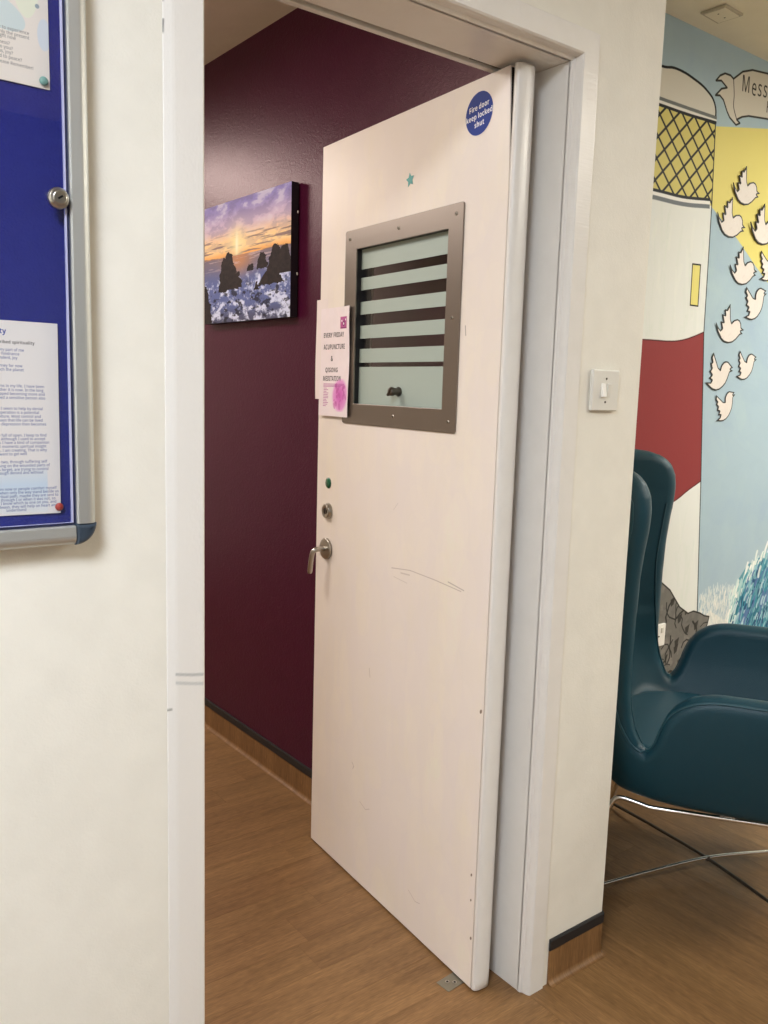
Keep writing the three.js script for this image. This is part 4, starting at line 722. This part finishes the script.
  // point on the shell: forward f, height y, offset out of the outer face
  function onShell(f, y, sgn, out = 0, inner = false) {
    const s = sOf(f); let i = 0; while (i < cum.length - 2 && cum[i + 1] < s) i++; const t = (s - cum[i]) / (cum[i + 1] - cum[i]), a = mid[i], b = mid[i + 1];
    const ex = b[0] - a[0], ey = b[1] - a[1], L = Math.hypot(ex, ey), k = kOf(y); const o = ((inner ? -1 : 1) * (thick(s, y) / 2 + out)) / k;
    const ff = a[0] + ex * t - (ey / L) * o, ss = a[1] + ey * t + (ex / L) * o;
    let z = (ff - CF) * k + CF, x = ss * k * sgn; z -= lean(z, y);
    // settle onto the real surface along the plan normal
    let nxs = (ex / L) * sgn * (inner ? -1 : 1), nzs = (-ey / L) * (inner ? -1 : 1); for (let q = 0; q < 12; q++) { const d = field(x, y, z) - out; x -= nxs * d * 0.8; z -= nzs * d * 0.8; }
    return [x, y, z];
  }
  const seam = (pts) => { const c = new THREE.CatmullRomCurve3(pts.map(([f, y]) => new THREE.Vector3(f, y, 0)), false, 'centripetal').getPoints(pts.length * 5); return c.map((p) => [p.x, p.y]); };
  for (const sg of [-1, 1]) {
    const armLine = seam([[-0.186, 0.463], [-0.166, 0.472], [-0.150, 0.495], [-0.134, 0.535], [-0.120, 0.566], [-0.098, 0.596], [-0.072, 0.616], [-0.04, 0.629], [0.0, 0.636], [0.10, 0.638], [0.22, 0.638], [0.33, 0.627], [0.40, 0.595]]);
    part('arm_piping', tube(armLine.map(([f, y]) => onShell(f, y, sg, 0.0)), 0.0034, 110, 8), M.piping, chair);
    const wingLine = seam([[-0.33, 1.165], [-0.28, 1.162], [-0.25, 1.148], [-0.230, 1.128], [-0.217, 1.10], [-0.214, 1.06], [-0.218, 1.00], [-0.228, 0.93], [-0.232, 0.80], [-0.234, 0.65], [-0.230, 0.56], [-0.218, 0.505], [-0.200, 0.472], [-0.186, 0.463]]);
    part('wing_piping', tube(wingLine.map(([f, y]) => onShell(f, y, sg, -0.0004)), 0.003, 130, 8), M.piping, chair);
    const innerLine = seam([[-0.225, 1.02], [-0.236, 0.92], [-0.243, 0.83], [-0.239, 0.735], [-0.228, 0.62], [-0.212, 0.53], [-0.195, 0.475]]);
    part('inner_piping', tube(innerLine.map(([f, y]) => onShell(f, y, sg, 0.0003, true)), 0.0026, 80, 8), M.zip, chair);
  }
  // chrome side frames: rear leg, bar under the shell, front leg
  for (const sg of [-1, 1]) {
    const pts = [[sg * 0.285, 0.006, -0.318], [sg * 0.262, 0.15, -0.282], [sg * 0.251, 0.2600, -0.252], [sg * 0.247, 0.2850, -0.236], [sg * 0.246, 0.2880, -0.215], [sg * 0.246, 0.2810, -0.17], [sg * 0.246, 0.2775, -0.145], [sg * 0.246, 0.2830, -0.06], [sg * 0.246, 0.2950, 0.13], [sg * 0.246, 0.3010, 0.25], [sg * 0.249, 0.2930, 0.29], [sg * 0.255, 0.20, 0.303], [sg * 0.285, 0.006, 0.33]];
    part('side_frame', tube(pts, 0.0066, 160, 12, 0.35), M.barChrome, chair);
    for (const z of [-0.318, 0.33]) { const g = new THREE.CylinderGeometry(0.010, 0.012, 0.012, 18); const f = part('glide', g, M.rubber, chair); f.position.set(sg * 0.285, 0.006, z); }
    part('mounting_lug', rbox(sg * 0.24 - 0.012, sg * 0.24 + 0.012, 0.296, 0.315, 0.02, 0.06, 0.004), M.chrome, chair);
  }
  // crossed floor rods meeting at a raised hub
  part('floor_rod', tube([[-0.285, 0.014, -0.318], [-0.14, 0.034, -0.157], [0, 0.046, 0], [0.14, 0.034, 0.163], [0.285, 0.014, 0.33]], 0.0048, 60, 10), M.barChrome, chair);
  part('floor_rod', tube([[0.285, 0.014, -0.318], [0.14, 0.032, -0.157], [0, 0.042, 0], [-0.14, 0.032, 0.163], [-0.285, 0.014, 0.33]], 0.0048, 60, 10), M.darkSteel, chair);
  const hub = new THREE.CylinderGeometry(0.0065, 0.0065, 0.013, 18); part('hub', hub, M.darkSteel, chair).position.set(0, 0.044, 0);
}

renderer.render(scene, camera);
